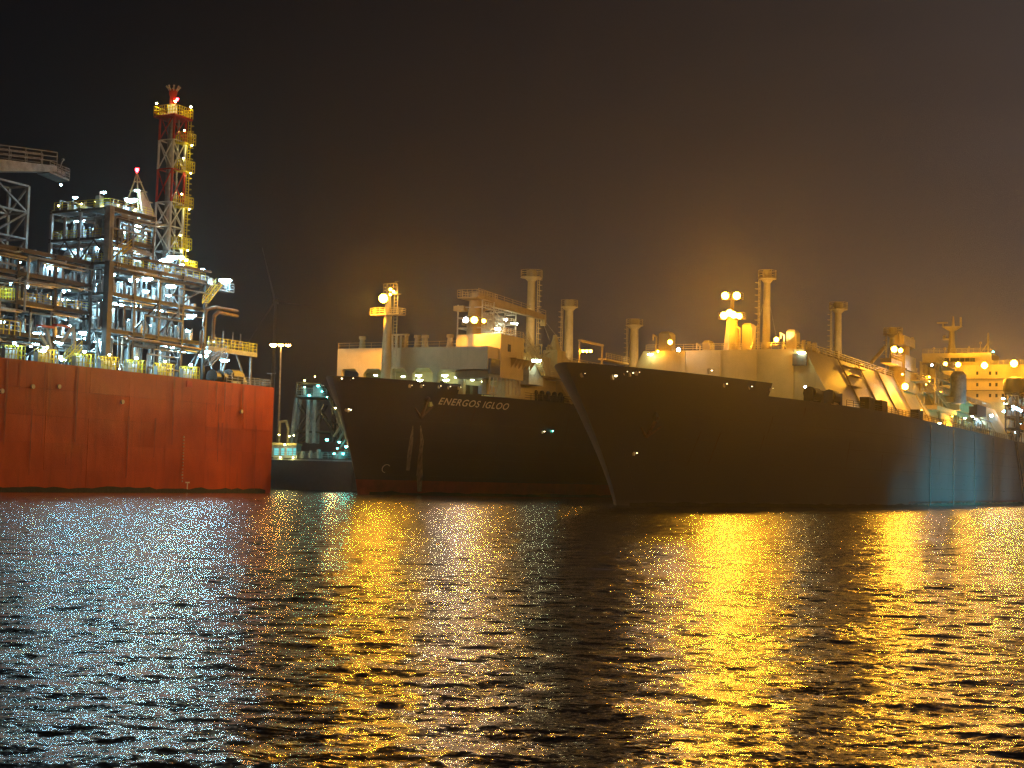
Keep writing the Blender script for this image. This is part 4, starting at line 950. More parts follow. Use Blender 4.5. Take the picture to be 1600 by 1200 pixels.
# anchor and the two washed streaks below the hawse
M_anch = mat('rusty_anchor', (.13, .075, .045), .6, var=.4, scale=3)
A0 = SA.hit(655, 640); 
def hp(S, p, z, off=.1): return np.array([p, S.cl + S.hb(p - S.stem, z) + off, z])
b = MB(pq=True); p_ = A0[0]; b.tube(hp(SA, p_ + .5, A0[2] + 1.6, .3), hp(SA, p_ + .2, A0[2] - 1.4, .5), .28, 8); b.tube(hp(SA, p_ + .2, A0[2] - 1.4, .5), hp(SA, p_ - 1.5, A0[2] + .2, .4), .26, 8, .12); b.tube(hp(SA, p_ + .2, A0[2] - 1.4, .5), hp(SA, p_ + 2.0, A0[2] + .8, .4), .26, 8, .12); b.ball(hp(SA, p_ + .5, A0[2] + 1.8, .2), .55, 10, 6); b.build('anchor', M_anch, tA)
M_wash = mat('washed_salt_streak', (.42, .34, .24), .55, var=.5, scale=1.4, stretch=(2, 2, .3), col2=(.05, .04, .035))
for pts in ([(643, 665, 3), (640, 690, 6), (637, 712, 7), (636, 735, 5)], [(655, 665, 3.5), (656, 690, 6), (654, 712, 7), (654, 740, 8), (654, 768, 8)]):
    vs = []; fs = []
    for px, py, w_ in pts:
        for s_ in (-.5, .5):
            P = SA.hit(px + s_ * w_, py)
            if P is None: P = np.array([0, 0, 0.])
            vs.append(hp(SA, P[0], P[2], .05))
    for k in range(len(pts) - 1): fs.append((2 * k, 2 * k + 1, 2 * k + 3, 2 * k + 2))
    MB(pq=True).add(vs, fs).build('salt_streak', M_wash, tA)
a = SA.hit(600, 732); b = MB(pq=True)
for k in range(8):
    t0, t1 = .7 + k * .5, .7 + (k + 1) * .5; b.tube(hp(SA, a[0] + .7 * cos(t0), a[2] + .7 * sin(t0), .08), hp(SA, a[0] + .7 * cos(t1), a[2] + .7 * sin(t1), .08), .07, 4)
b.build('bulb_mark', M_text, tA)
b = MB(pq=True); pts = [hp(SA, x, SA.H, -.4) for x in np.arange(SA.stem + SA.step + 1, SA.stem + 120, 2.5)]; b.rail(pts, 1.3, 2.5, .06); b.build('deck_railing', M_steel, tA)
for px in (828, 838, 848, 858, 868, 878, 888, 795, 806):   # dark winches/bollards at the rail
    P = SA.hit(px, 628 if px > 820 else 622); x = P[0]; q = SA.cl + SA.hb(x - SA.stem, 18) - 1.6
    b = MB(pq=True); b.tube((x - .5, q, 18.2), (x - .5, q, 19.7), .42, 8); b.tube((x + .7, q, 18.2), (x + .7, q, 19.5), .42, 8); b.ball((x - .5, q, 19.8), .55, 8, 5); b.build('bollard', M_blk, tA)

# ---------------- ship B (right carrier, nearer)
SB = Ship(196.5, -83.0, 22.5, 290, 17.1, 19.1, 23.5, 18.5, Ld=72, Lw=92)
tB = thing('gas_carrier', 'nearest dark-hulled gas carrier with raked bow and brown-lit trunk, right half of the photo', 'ship', (340, -83, 0), pq=True)
hull(SB, tB, M_blue, 0.6)
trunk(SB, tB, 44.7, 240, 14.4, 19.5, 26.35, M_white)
pfr = 241.2
# front-wall fittings
P = onp(1250, 562, pfr - .1); b = MB(pq=True); b.box((pfr - .45, P[1] - 1.2, P[2] - 1.0), (pfr - .002, P[1] + 1.2, P[2] + 1.0)); b.build('wall_locker', M_steel, tB)
for k in range(5):
    q = -96 + k * 6.4; b = MB(pq=True); b.box((pfr - .1, q, 17.1), (pfr - .002, q + .06, 26.2)); b.build('wall_stiffener', M_white, tB)
b = MB(pq=True); b.rail([(pfr + .2, -97, 26.35), (pfr + .2, -69, 26.35)], 1.1, 1.8, .06, bars=3); b.build('front_railing', M_cream, tB)
b = MB(pq=True); b.rail([(pfr + .4, -68.7, 26.35), (430, -68.7, 26.35)], 1.2, 2.4, .08); b.build('trunk_railing', M_cream, tB)
for q, r in ((-70.2, .3), (-71.5, .45), (-73, .3)):
    b = MB(pq=True); b.path([(pfr + 3, q, 26.9 + r), (300, q, 26.9 + r), (301, q, 27.5 + r), (430, q, 27.5 + r)], r); b.build('cargo_pipe', M_galv, tB, smooth=True)
b = MB(pq=True)
for k in range(80):
    x = pfr + 2 + k * 2.3; hh = random.uniform(.4, 1.9); b.cbox((x, -69.6 + random.uniform(-.4, .4), 26.35 + hh / 2), (random.uniform(.3, 1.2), .6, hh))
b.build('deck_fittings', M_cream, tB, kind='stuff')
# equipment boxes on top of the trunk (px 1168, 1240, 1047, 1095)
def topbox(px, ptop, w, name, m=M_white, q=None, dp=1.5, p=pfr + 3):
    P = onp(px, 545, p); zt = onp(px, ptop, p)[2]; b = MB(pq=True)
    b.box((p - dp, P[1] - w / 2, 26.352), (p + dp, P[1] + w / 2, zt - .4)); b.hexa([(p - dp, P[1] - w / 2, zt - .4), (p + dp, P[1] - w / 2, zt - .4), (p + dp, P[1] + w / 2, zt - .4), (p - dp, P[1] + w / 2, zt - .4)], [(p - dp * .7, P[1] - w * .35, zt), (p + dp * .7, P[1] - w * .35, zt), (p + dp * .7, P[1] + w * .35, zt), (p - dp * .7, P[1] + w * .35, zt)]); b.build(name, m, tB)
    b = MB(pq=True); b.path([(p - dp - .3, P[1] - w / 2 - .3, 26.4), (p - dp - .3, P[1] - w / 2 - .3, zt - 1), (p - dp - .3, P[1] - w / 2 - .9, zt - .6), (p - dp - .3, P[1] - w / 2 - .9, zt - 1.6)], .17); b.path([(p - dp - .3, P[1] + w / 2 + .3, 26.4), (p - dp - .3, P[1] + w / 2 + .3, zt - 1.2), (p - dp - .3, P[1] + w / 2 + .3, zt - .8)], .14); b.build('vent_pipe', M_cream, tB, smooth=True)
topbox(1170, 506, 1.5, 'ventilation_house'); topbox(1239, 516, 1.5, 'ventilation_house'); topbox(1042, 519, 2.0, 'ventilation_house'); topbox(1107, 533, 1.2, 'deck_locker')
# dome fairing at left front (px 998-1022)
b = MB(pq=True); q0_, q1_ = -98.4, -95.3
b.hexa([(pfr + .1, q0_, 17.1), (pfr + 8, q0_, 17.1), (pfr + 8, q1_, 17.1), (pfr + .1, q1_, 17.1)], [(pfr + .1, q0_, 24.4), (pfr + 8, q0_, 24.4), (pfr + 8, q1_, 26.3), (pfr + .1, q1_, 26.3)]); b.build('side_fairing', M_white, tB)
# lamp mast
e = bpy.data.objects.new('lamp_mast', None); COL.objects.link(e); pm_ = pfr + 1.5; qm_ = onp(1143, 545, pm_)[1]; place(e, W((pm_, qm_, 26.35)), tB)
zq_ = lambda y: onp(1143, y, pm_)[2]
b = MB(pq=True); b.tube((pm_, qm_, 26.35), (pm_, qm_, zq_(500)), 1.5, 8, .95); b.tube((pm_, qm_, zq_(500)), (pm_, qm_, zq_(456)), .4, 8, .3); b.build('mast_tube', M_cream, e, smooth=True)
for y, w in ((499, 2.2), (468, 1.7)):
    b = MB(pq=True); b.box((pm_ - .8, qm_ - w, zq_(y)), (pm_ + .8, qm_ + w, zq_(y) + .15)); b.rail([(pm_ - .8, qm_ - w, zq_(y)), (pm_ - .8, qm_ + w, zq_(y)), (pm_ + .8, qm_ + w, zq_(y))], 1.1, 1, .06); b.build('mast_platform', M_cream, e)
for px, py, s_ in ((1133, 461, 1.25), (1151, 461, 1.3), (1131, 492, 1.25), (1140, 488, 1.2), (1146, 491, 1.2), (1155, 493, 1.0)): lamp('sod', onp(px, py, pm_ - 1.6), e, scale=s_)
for px, py, k, s_, dp in ((1047, 534, 'sod', .8, -.8), (1060, 546, 'day', .8, -1.2), (1213, 530, 'sod', .8, -.9), (1016, 553, 'gr', .6, -1), (1252, 550, 'gr', .9, -1), (1258, 604, 'day', .45, -2.5), (1028, 548, 'sodm', .5, -1.2)):
    lamp(k, onp(px, py, pfr + dp), tB, scale=s_)
beam_light((pfr - 16, -80, 30), (pfr, -82, 22.5), 500, (1.0, .62, .17), 120, .5)  # added spot over the forecastle lighting the front wall; no fixture
for px in (1127, 1160): beam_light(onp(px, 500, pm_ - 2.5), onp(1143, 515, pm_), 1100, SODC, 150, 1)
beam_light(onp(1210, 535, pfr - 1), onp(1200, 500, pfr + 8), 2500, SODC, 110, .6)
vent_mast(tB, (pfr + 8, onp(1197, 545, pfr + 8)[1], 26.35), onp(1200, 423, pfr + 8)[2], r=.65, hw=1.6, ladder=-1)
pp = 300; P = onp(1309, 553, pp); vent_mast(tB, (pp, P[1], 26.35), onp(1312, 473, pp)[2], r=.75, hw=1.9, ladder=-1)
pp = 345; P = onp(1395, 560, pp); vent_mast(tB, (pp, P[1], 26.35), onp(1396, 513, pp)[2], r=.8, hw=2.2, ladder=-1)
# winches on main deck near the step (dark lumps px 1255-1320)
for px, py, lab in ((1270, 618, 0), (1300, 622, 1)):
    P = onz(px, py + 10, 17.1); x, q = P[0], min(P[1], -63.5); b = MB(pq=True)
    b.tube((x - 2, q, 18.4), (x + 2, q, 18.4), 1.1, 12); b.box((x - 2.6, q - .8, 17.1), (x - 2, q + .8, 19.2)); b.box((x + 2, q - .8, 17.1), (x + 3.6, q + .8, 19.1)); b.build('mooring_winch', M_blk, tB)
# trunk side: walk lamps and pipes down the slope, striking bars
for k, x in enumerate(np.arange(262, 420, 15)):
    b = MB(pq=True); b.tube((x, -63.6, 17.2), (x, -68.3, 26.4), .16, 6); b.build('slope_pipe', M_cream, tB)
for px, py in ((1345, 572), (1352, 588), (1340, 604), (1365, 576)):
    P = onq(px, py, -65); x = P[0]; z = P[2]; q = -83 + 14.4 + (26.35 - z) / 9.25 * 5.1
    b = MB(pq=True); b.box((x - 3.5, q, z - .12), (x + 3.5, q + .9, z)); b.build('slope_step', M_cream, tB)
for x, z in ((300, 25), (328, 25.5)): lamp('sodm', (x, -83 + 14.4 + (26.35 - z) / 9.25 * 5.1 + 2.8, z + 1.5), tB, scale=.45)
b = MB(pq=True); pts = [(x, SB.cl + SB.hb(x - SB.stem, SB.H) - .5, SB.H) for x in np.arange(SB.stem + 52, SB.stem + 232, 3.0)]; b.rail(pts, 1.1, 3, .05); b.build('deck_railing', M_steel, tB)
for px in (1377, 1395, 1445): 
    P = onz(px, 640 + (px - 1377) * .25, 17.1); x = P[0]; b = MB(pq=True); b.box((x - 2.2, -63, 17.1), (x + 2.2, -61.4, 19.2)); b.build('roller_fairlead', M_blk, tB)

for a_, c_, e_, z_ in (((300, -62.5, 27.5), (318, -66, 20), 9000, 40), ((330, -62.5, 28), (322, -66, 19), 12000, 36), ((345, -61, 26), (365, -67, 21), 7000, 60), ((352, -62, 20), (335, -66, 21), 9000, 60)): beam_light(a_, c_, e_, SODC, z_, .5)
# manifold tower with lamps (px 1395-1530)
tm = thing('manifold_tower', 'yellow-lit tower with two sodium lamps and a long stair on the nearer carrier', 'tower', onq(1425, 600, -66), pq=True)
qm2 = -66.5
T0 = onq(1414, 590, qm2); T1 = onq(1431, 590, qm2)
zT = lambda y: onq(1420, y, qm2)[2]
b = MB(pq=True); b.box((T0[0], qm2 - 2.5, zT(612)), (T1[0], qm2, zT(556))); b.build('tower_body', M_cream, tm)
b = MB(pq=True); b.box((T0[0] - .6, qm2 - 3, zT(580)), (T1[0] + .6, qm2 + .5, zT(580) + .3)); b.build('tower_collar', M_cream, tm)
b = MB(pq=True); b.tube(((T0[0] + T1[0]) / 2, qm2 - 1, zT(556)), ((T0[0] + T1[0]) / 2, qm2 - 1, zT(540)), .8, 10); b.box((T0[0], qm2 - 2.2, zT(540)), (T1[0], qm2 - .2, zT(526))); b.build('tower_head', M_cream, tm)
for dx in (0, 1):
    x = (T0[0], T1[0])[dx]; b = MB(pq=True); b.tube((x, qm2 - 1, zT(540)), (x + (dx - .5) * 2, qm2 - 1, zT(522)), .35, 8); b.build('head_horn', M_cream, tm)
L0 = onq(1391, 580, qm2); L1 = onq(1408, 580, qm2)
b = MB(pq=True); b.box((L0[0], qm2 - 2, zT(577)), (L1[0], qm2 + .2, zT(570))); b.rail([(L0[0], qm2 + .2, zT(570)), (L1[0], qm2 + .2, zT(570))], 1.3, 1, .08); b.build('side_platform', M_cream, tm)
for px in (1401, 1408):
    x = onq(px, 560, qm2)[0]; b = MB(pq=True); b.tube((x, qm2 - .5, zT(570)), (x, qm2 - .5, zT(549)), .2, 6); b.build('lamp_post', M_cream, tm)
lamp('sod', onq(1397, 545, qm2), tm, scale=1.2); lamp('sod', onq(1407, 547, qm2), tm, scale=.9); lamp('sod', onq(1414, 603, qm2 + 1.2), tm, scale=1.3)
S0_ = onq(1441, 597, qm2 + 1); S1_ = onq(1475, 644, qm2 + 1)
stairs('stair', None, S0_, S1_, 1.4, tm, M_cream)
b = MB(pq=True); a = onq(1430, 604, qm2 + 1); b.box((a[0], qm2 - 1, S0_[2] - .2), (S0_[0], qm2 + 2.4, S0_[2])); b.rail([(a[0], qm2 + 2.4, S0_[2]), (S0_[0], qm2 + 2.4, S0_[2])], 1.4, 1.2, .08); b.build('stair_landing', M_cream, tm)
# portal frame with tank and cabin px 1455-1515
tp = thing('manifold_portal', 'yellow-lit portal frame with a grey upright tank and cabin beside the long stair', 'frame', onq(1480, 640, -64), pq=True)
qp = -64.5; xa = onq(1461, 600, qp)[0]; xb = onq(1514, 600, qp)[0]; zP = lambda y, px=1485: onq(px, y, qp)[2]
zt1, zt0 = zP(577), zP(641)
for x in (xa, onq(1466, 600, qp)[0], onq(1472, 600, qp)[0], onq(1490, 600, qp)[0]):
    for q in (qp, qp - 3): b = MB(pq=True); b.tube((x, q, zt0), (x, q, zt1), .22, 6); b.build('post', M_cream, tp)
for z in (zt1, zP(600), zP(620)):
    b = MB(pq=True); b.box((xa - .3, qp - 3.2, z), (onq(1490, 600, qp)[0], qp + .2, z + .3)); b.rail([(xa, qp + .2, z + .3), (onq(1490, 600, qp)[0], qp + .2, z + .3)], 1.3, 1.4, .07); b.build('cross_platform', M_cream, tp)
tx = onq(1482, 610, qp)[0]; b = MB(pq=True); b.lathe((tx, qp + 2.2, zP(632)), [(1.5, 0), (1.75, .4), (1.75, 6.6), (1.0, 7.4)], 16); b.build('upright_tank', M_vesp, tp, smooth=True)
b = MB(pq=True); a = onq(1464, 646, qp + 1); c = onq(1513, 646, qp + 1); b.box((a[0], qp - 3, zt0 - .9), (c[0], qp + 1, zt0)); b.build('main_platform', M_cream, tp)
a = onq(1499, 640, qp + 2); c = onq(1514, 640, qp + 2); b = MB(pq=True); b.box((a[0], qp - 1, zt0 + .002), (c[0], qp + 2, zP(628))); b.build('cabin', M_cream, tp)
b = MB(pq=True); a2_ = onq(1494, 622, qp + 2); b.hexa([(a2_[0], qp - 2, zP(630)), (c[0] + .5, qp - 2, zP(630)), (c[0] + .5, qp + 3, zP(630)), (a2_[0], qp + 3, zP(630))], [(a2_[0], qp - 2, zP(622)), (c[0] + .5, qp - 2, zP(629)), (c[0] + .5, qp + 3, zP(629)), (a2_[0], qp + 3, zP(622))]); b.build('awning', M_white, tp)
for px in (1467, 1493, 1498): x = onq(px, 655, qp)[0]; b = MB(pq=True); b.tube((x, qp, SB.H), (x + .8, qp, zt0 - .9), .3, 8); b.build('leg', M_cream, tp)
lamp('sodm', onq(1452, 588, qp + 1), tp, scale=.5); lamp('day', onq(1456, 570, qp + 2), tp, scale=.6)
for px, py in ((1508, 653), (1519, 650), (1525, 654), (1535, 690), (1468, 661)): lamp('gr', onq(px, py, -63), tp, scale=.45)
# loading hose frames aft: thin uprights px 1500-1550 lit greenish
th = thing('pipe_rack', 'greenish-lit rack of upright pipes at the deck edge below the superstructure', 'pipe rack', onq(1530, 675, -63), pq=True)
for k in range(13):
    px = 1503 + k * 3.6; x = onq(px, 670, -63)[0]; zt_ = onq(px, 655 + k * .9, -63)[2]; b = MB(pq=True); b.tube((x, -63, SB.H), (x, -63, zt_ + random.uniform(-1, .6)), .18, 6); b.ball((x, -63, zt_ - 1.3), .4, 6, 5); b.build('upright_pipe', random.choice((M_galv, M_cream)), th)
for z in (19.5, 21.2): b = MB(pq=True); b.tube((onq(1500, 670, -63)[0], -63.3, z), (onq(1552, 680, -63)[0], -63.3, z), .16, 6); b.build('cross_pipe', M_galv, th)
lamp('wdot', onq(1549, 648, -64), th, scale=1.2)
R3 = random.Random(12)
for nm, (xa_, xb_), (ya_, yb_), n_, par, m_ in (('manifold_pipework', (1432, 1500), (583, 652), 60, tp, M_cream), ('tower_pipework', (1405, 1440), (560, 612), 30, tm, M_cream), ('deck_pipework', (1418, 1500), (640, 662), 40, tp, M_galv)):
    b = MB(pq=True)
    for k in range(n_):
        P = onq(R3.uniform(xa_, xb_), R3.uniform(ya_, yb_), -66 - R3.uniform(0, 3)); P[2] = max(P[2], SB.H + .3); r__ = R3.uniform(.08, .26); L_ = R3.uniform(1.2, 5)
        if P[2] + 1 > onq(1420, 578, -66)[2] + 2: continue
        k_ = R3.random()
        if k_ < .45: b.tube(P, P + (L_, 0, 0), r__, 6); b.ball(P, r__ * 1.8, 6, 4)
        elif k_ < .8: b.tube(P, P + (0, 0, L_ * .7), r__, 6)
        else: b.tube(P, P + (L_ * .6, 0, L_ * .5), r__ * .6, 6)
    b.build(nm, m_, par, kind='stuff')
for px, py in ((1447, 600), (1470, 612), (1440, 640), (1488, 650)): lamp('sodm', onq(px, py, -64.5), tp, scale=.3)
beam_light(onq(1442, 560, -60), onq(1470, 625, -66), 9000, SODC, 90, .6)
for p_, zt_, dp_ in ((pfr + 8, 39.5, 14), (300, 38, 16)):      # mast stays
    q_ = onp(1197, 545, pfr + 8)[1] if p_ < 260 else onp(1309, 553, 300)[1]
    for s_ in (-1, 1): b = MB(pq=True); b.tube((p_, q_, zt_ - 2), (p_ + s_ * dp_ * .6, q_, 26.6), .05, 4); b.build('mast_stay', M_galv, tB)
# dark cargo container on post
a = onq(1527, 632, -64); c = onq(1541, 632, -64); b = MB(pq=True); b.box((a[0], -66, onq(1534, 650, -64)[2]), (c[0], -64, onq(1534, 634, -64)[2])); b.box((a[0] + 1, -65.3, SB.H), (a[0] + 1.5, -64.8, onq(1534, 650, -64)[2])); o = b.build('control_cabin', M_steel); tag(o, 'dark control cabin on a post in front of the pale superstructure', 'cabin')
# regas tower at right edge, lamps white
q4 = -62.0
a = onq(1590, 620, q4); zr = lambda y: onq(1590, y, q4)[2]
lvR = [SB.H, zr(668), zr(650), zr(632), zr(612)]
module('lit_process_rack', 'small crowded process rack with rows of white lamps at the right edge of the photo', a[0], a[0] + 26, q4, q4 - 3.2, lvR, 3, 1, 77, vessels=2, dens=.6, lampk='dim', rails=())
b = MB(pq=True); b.lathe((a[0] + 4, q4 - 1.6, zr(612) + .02), [(2.8, 0), (3.0, .5), (3.0, 3.0), (2.4, 4.0), (.8, 4.4)], 20); o = b.build('process_drum', M_steel, smooth=True); tag(o, 'dark rounded drum on top of the rack at the right edge of the photo', 'drum')
for px, py in ((1597, 640), (1597, 667)):
    P = onq(px, py, q4 + .6); b = MB(pq=True); b.tube((P[0] - 1.4, P[1], P[2]), (P[0] + 1.4, P[1], P[2]), .8, 12); o = b.build('life_raft_canister', M_org, smooth=True); tag(o, 'orange canister at the right edge of the photo, ' + ('upper one' if py == 640 else 'lower one'), 'canister')
for px in (1583, 1587, 1591, 1595): lamp('dim', onq(px, 634 + (px - 1583) * .5, q4 + .8), tB, scale=1.6)

# superstructure
ps_ = 452.0
zS = lambda y, px=1540: onp(px, y, ps_)[2]
qL_, qR_ = onp(1440, 600, ps_)[1], -60.7
ztop_, zbr = zS(568), zS(551, 1500)
for k, (y1, y0) in enumerate(((700, 663), (663, 642), (642, 628), (628, 610), (610, 592), (592, 570))):
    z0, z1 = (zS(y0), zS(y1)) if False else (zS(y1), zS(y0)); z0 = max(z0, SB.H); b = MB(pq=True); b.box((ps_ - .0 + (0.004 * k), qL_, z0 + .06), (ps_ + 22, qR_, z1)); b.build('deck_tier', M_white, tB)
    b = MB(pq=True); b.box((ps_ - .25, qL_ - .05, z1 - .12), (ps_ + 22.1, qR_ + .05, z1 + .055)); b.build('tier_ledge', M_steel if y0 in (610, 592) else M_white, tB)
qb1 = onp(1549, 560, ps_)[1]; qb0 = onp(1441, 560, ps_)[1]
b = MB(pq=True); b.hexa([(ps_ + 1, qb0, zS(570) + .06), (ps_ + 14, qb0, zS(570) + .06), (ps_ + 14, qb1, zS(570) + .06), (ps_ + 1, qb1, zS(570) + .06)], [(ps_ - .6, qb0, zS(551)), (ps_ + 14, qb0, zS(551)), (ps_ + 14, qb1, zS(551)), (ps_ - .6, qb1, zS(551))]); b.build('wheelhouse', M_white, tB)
for px in (1489, 1496, 1504, 1512, 1520, 1480):
    P = onp(px, 562.5, ps_ + .3); b = MB(pq=True); b.box((ps_ - .35, P[1] - .65, P[2] - .55), (ps_ + 1, P[1] + .65, P[2] + .55)); b.build('wheelhouse_window', M_glass, tB)
b = MB(pq=True); b.rail([(ps_ - .3, qb0 + .2, zS(551)), (ps_ - .3, qb1 - .2, zS(551))], 1.3, 1.6, .09); b.build('roof_railing', M_cream, tB)
b = MB(pq=True); b.rail([(ps_ - .1, qb1 + .3, zS(570) + .06), (ps_ - .1, qR_ - .1, zS(570) + .06)], 1.2, 1.6, .08); b.build('wing_railing', M_cream, tB)
for y in (583, 601, 618):
    for px in (1498, 1527, 1547, 1557) + ((1567,) if y == 618 else ()):
        if px == 1498 and y != 583: continue
        P = onp(px, y, ps_); b = MB(pq=True); b.box((ps_ - .04, P[1] - .32, P[2] - .5), (ps_ + .2, P[1] + .32, P[2] + .5)); b.build('window', M_glass, tB)
for px, py, k, s_ in ((1477, 568, 'sod', 1.3), (1497, 569, 'sod', 1.5), (1538, 570, 'sod', 1.9), (1584, 567, 'sod', 2.1), (1552, 549, 'cy', .6), (1571, 630, 'gr', .7)):
    lamp(k, onp(px, py, ps_ - 1.6), tB, scale=s_)
for px, h, r in ((1514, 2, .3), (1532, 3.2, .45), (1459, 1.8, .4), (1476, 1.6, .5)):
    P = onp(px, 551, ps_ + 3); b = MB(pq=True); b.tube((ps_ + 3, P[1], zS(551)), (ps_ + 3, P[1], zS(551) + h), .12, 6); b.ball((ps_ + 3, P[1], zS(551) + h), r, 8, 6); b.build('antenna_dome', M_cream, tB)
beam_light((ps_ - 34, -70, 46), (ps_, -76, 36), 20000, (1.0, .50, .07), 110, .6)  # added spot in mid-air, lighting the superstructure front
# radar mast
pr = ps_ + 6; Pm = onp(1487, 548, pr); zr_ = lambda y: onp(1487, y, pr)[2]
e = bpy.data.objects.new('radar_mast', None); COL.objects.link(e); place(e, W((pr, Pm[1], zS(551))), tB)
b = MB(pq=True); b.tube((pr, Pm[1], zS(551) - .5), (pr, Pm[1], zr_(538)), 1.6, 10, .9); b.tube((pr, Pm[1], zr_(538)), (pr, Pm[1], zr_(518)), .9, 10, .8); b.build('mast_tube', M_cream, e, smooth=True)
b = MB(pq=True); z = zr_(518); b.hexa([(pr - .6, Pm[1] - .6, z), (pr + .6, Pm[1] - .6, z), (pr + .6, Pm[1] + .6, z), (pr - .6, Pm[1] + .6, z)], [(pr - .8, Pm[1] - 3.0, z + 1.5), (pr + .8, Pm[1] - 3.0, z + 1.5), (pr + .8, Pm[1] + 3.0, z + 1.5), (pr - .8, Pm[1] + 3.0, z + 1.5)]); b.build('yardarm', M_cream, e)
b = MB(pq=True); b.tube((pr, Pm[1] + 2.6, z + 1.5), (pr, Pm[1] + 2.6, z + 4.3), .3, 6); b.tube((pr, Pm[1] + .4, z + 1.5), (pr, Pm[1] + .4, z + 4.6), .5, 8, .2); b.tube((pr, Pm[1] - 2.6, z + 1.5), (pr, Pm[1] - 2.6, z + 2.5), .2, 6); b.build('aerial', M_cream, e)
b = MB(pq=True); b.box((pr - .4, Pm[1] - 4.4, z + 2.5), (pr + .4, Pm[1] - 1.2, z + 2.9)); b.build('radar_scanner', M_cream, e)
b = MB(pq=True); b.box((pr - .4, Pm[1] - 2.6, zr_(531)), (pr + .4, Pm[1], zr_(531) + .5)); b.ball((pr, Pm[1] - 2.2, zr_(531) + 1), .5); b.build('lower_bracket', M_cream, e)
Pm2 = onp(1544, 551, pr); b = MB(pq=True); b.tube((pr, Pm2[1], zS(551)), (pr, Pm2[1], onp(1544, 520, pr)[2]), .35, 8, .25); b.tube((pr, Pm2[1] - 2.4, zS(551)), (pr, Pm2[1], onp(1544, 535, pr)[2]), .18, 6); b.build('signal_mast', M_cream, tB)
b = MB(pq=True); b.box((ps_ + 23, -90, SB.H), (ps_ + 33, -76, 43)); b.build('funnel', M_blue, tB)
# crane jib left of manifold px 1365-1385
b = MB(pq=True); b.tube(onq(1362, 566, -74), onq(1382, 543, -74), .4, 6); o = b.build('hose_jib', M_cream); tag(o, 'short slanting jib on the nearer carrier, left of the two-lamp tower', 'jib')
# bow details
for px, py, k, s_, r in ((909, 585, 'street', .12, .4), (957, 588, 'street', .42, .5), (975, 582, 'street', .12, .4), (984, 584, 'street', .2, .4), (994, 583, 'street', .12, .35), (1107, 580, 'gr', .25, .4), (1131, 601, 'street', .18, .4), (1170, 605, 'street', .18, .35), (1203, 608, 'street', .12, .35), (990, 709, 'gr', .22, .3)):
    chock(SB, tB, px, py, r, k, True, s_)
A1 = SB.hit(1010, 668)
def hpB(p, z, off=.1): return np.array([p, SB.cl + SB.hb(p - SB.stem, z) + off, z])
b = MB(pq=True); p_ = A1[0]; b.tube(hpB(p_ + .4, A1[2] + 1.5, .3), hpB(p_, A1[2] - 1.3, .5), .26, 8); b.tube(hpB(p_, A1[2] - 1.3, .5), hpB(p_ - 1.7, A1[2] - .1, .4), .24, 8, .1); b.tube(hpB(p_, A1[2] - 1.3, .5), hpB(p_ + 1.8, A1[2] + .2, .4), .24, 8, .1); b.build('anchor', M_anch, tB)
b = MB(pq=True); b.lathe((0, 0, 0), [(.01, 0), (.01, .01)], 3) if False else None
b.tube(hpB(p_ + .4, A1[2] + 1.6, -.2), hpB(p_ + .4, A1[2] + 1.6, .25), .8, 14); b.build('hawse_pipe', M_blue, tB)
for k in range(12):
    z = 1.5 + k * .8; P = hpB(SB.stem + 3.2 + SB.s0(z), z, .02); b = MB(pq=True); b.box((P[0] - .15, P[1] - .2, z), (P[0] + .25, P[1] + .05, z + .3)); b.build('draught_mark', M_faint, tB)
# worn, unreadable name: low welded strokes
for w0, w1 in ((1208, 1245), (1258, 1292)):
    n = 6
    for k in range(n):
        px = w0 + (w1 - w0) * k / n; P = SB.hit(px, 636 + (px - 1208) * .09)
        if P is None: continue
        b = MB(pq=True)
        for dx, h0, h1 in ((0, -.45, .45), (.42, -.45 if k % 2 else 0, .45)): b.box((P[0] + dx, P[1] - .15, P[2] + h0), (P[0] + dx + .14, P[1] + .10, P[2] + h1))
        b.box((P[0] + .14, P[1] - .15, P[2] + (.3 if k % 3 else -.1)), (P[0] + .42, P[1] + .10, P[2] + (.44 if k % 3 else .04))); b.build('worn_letter', M_faint, tB)
# mooring line at right edge
b = MB(pq=True)
for dx in (0, 2.2): b.tube(onq(1586 + dx, 690, -59.8), onq(1600 + dx * 2, 790, -57), .16, 6)
o = b.build('mooring_rope', M_blk); tag(o, 'taut dark mooring rope down the hull at the right edge', 'rope')

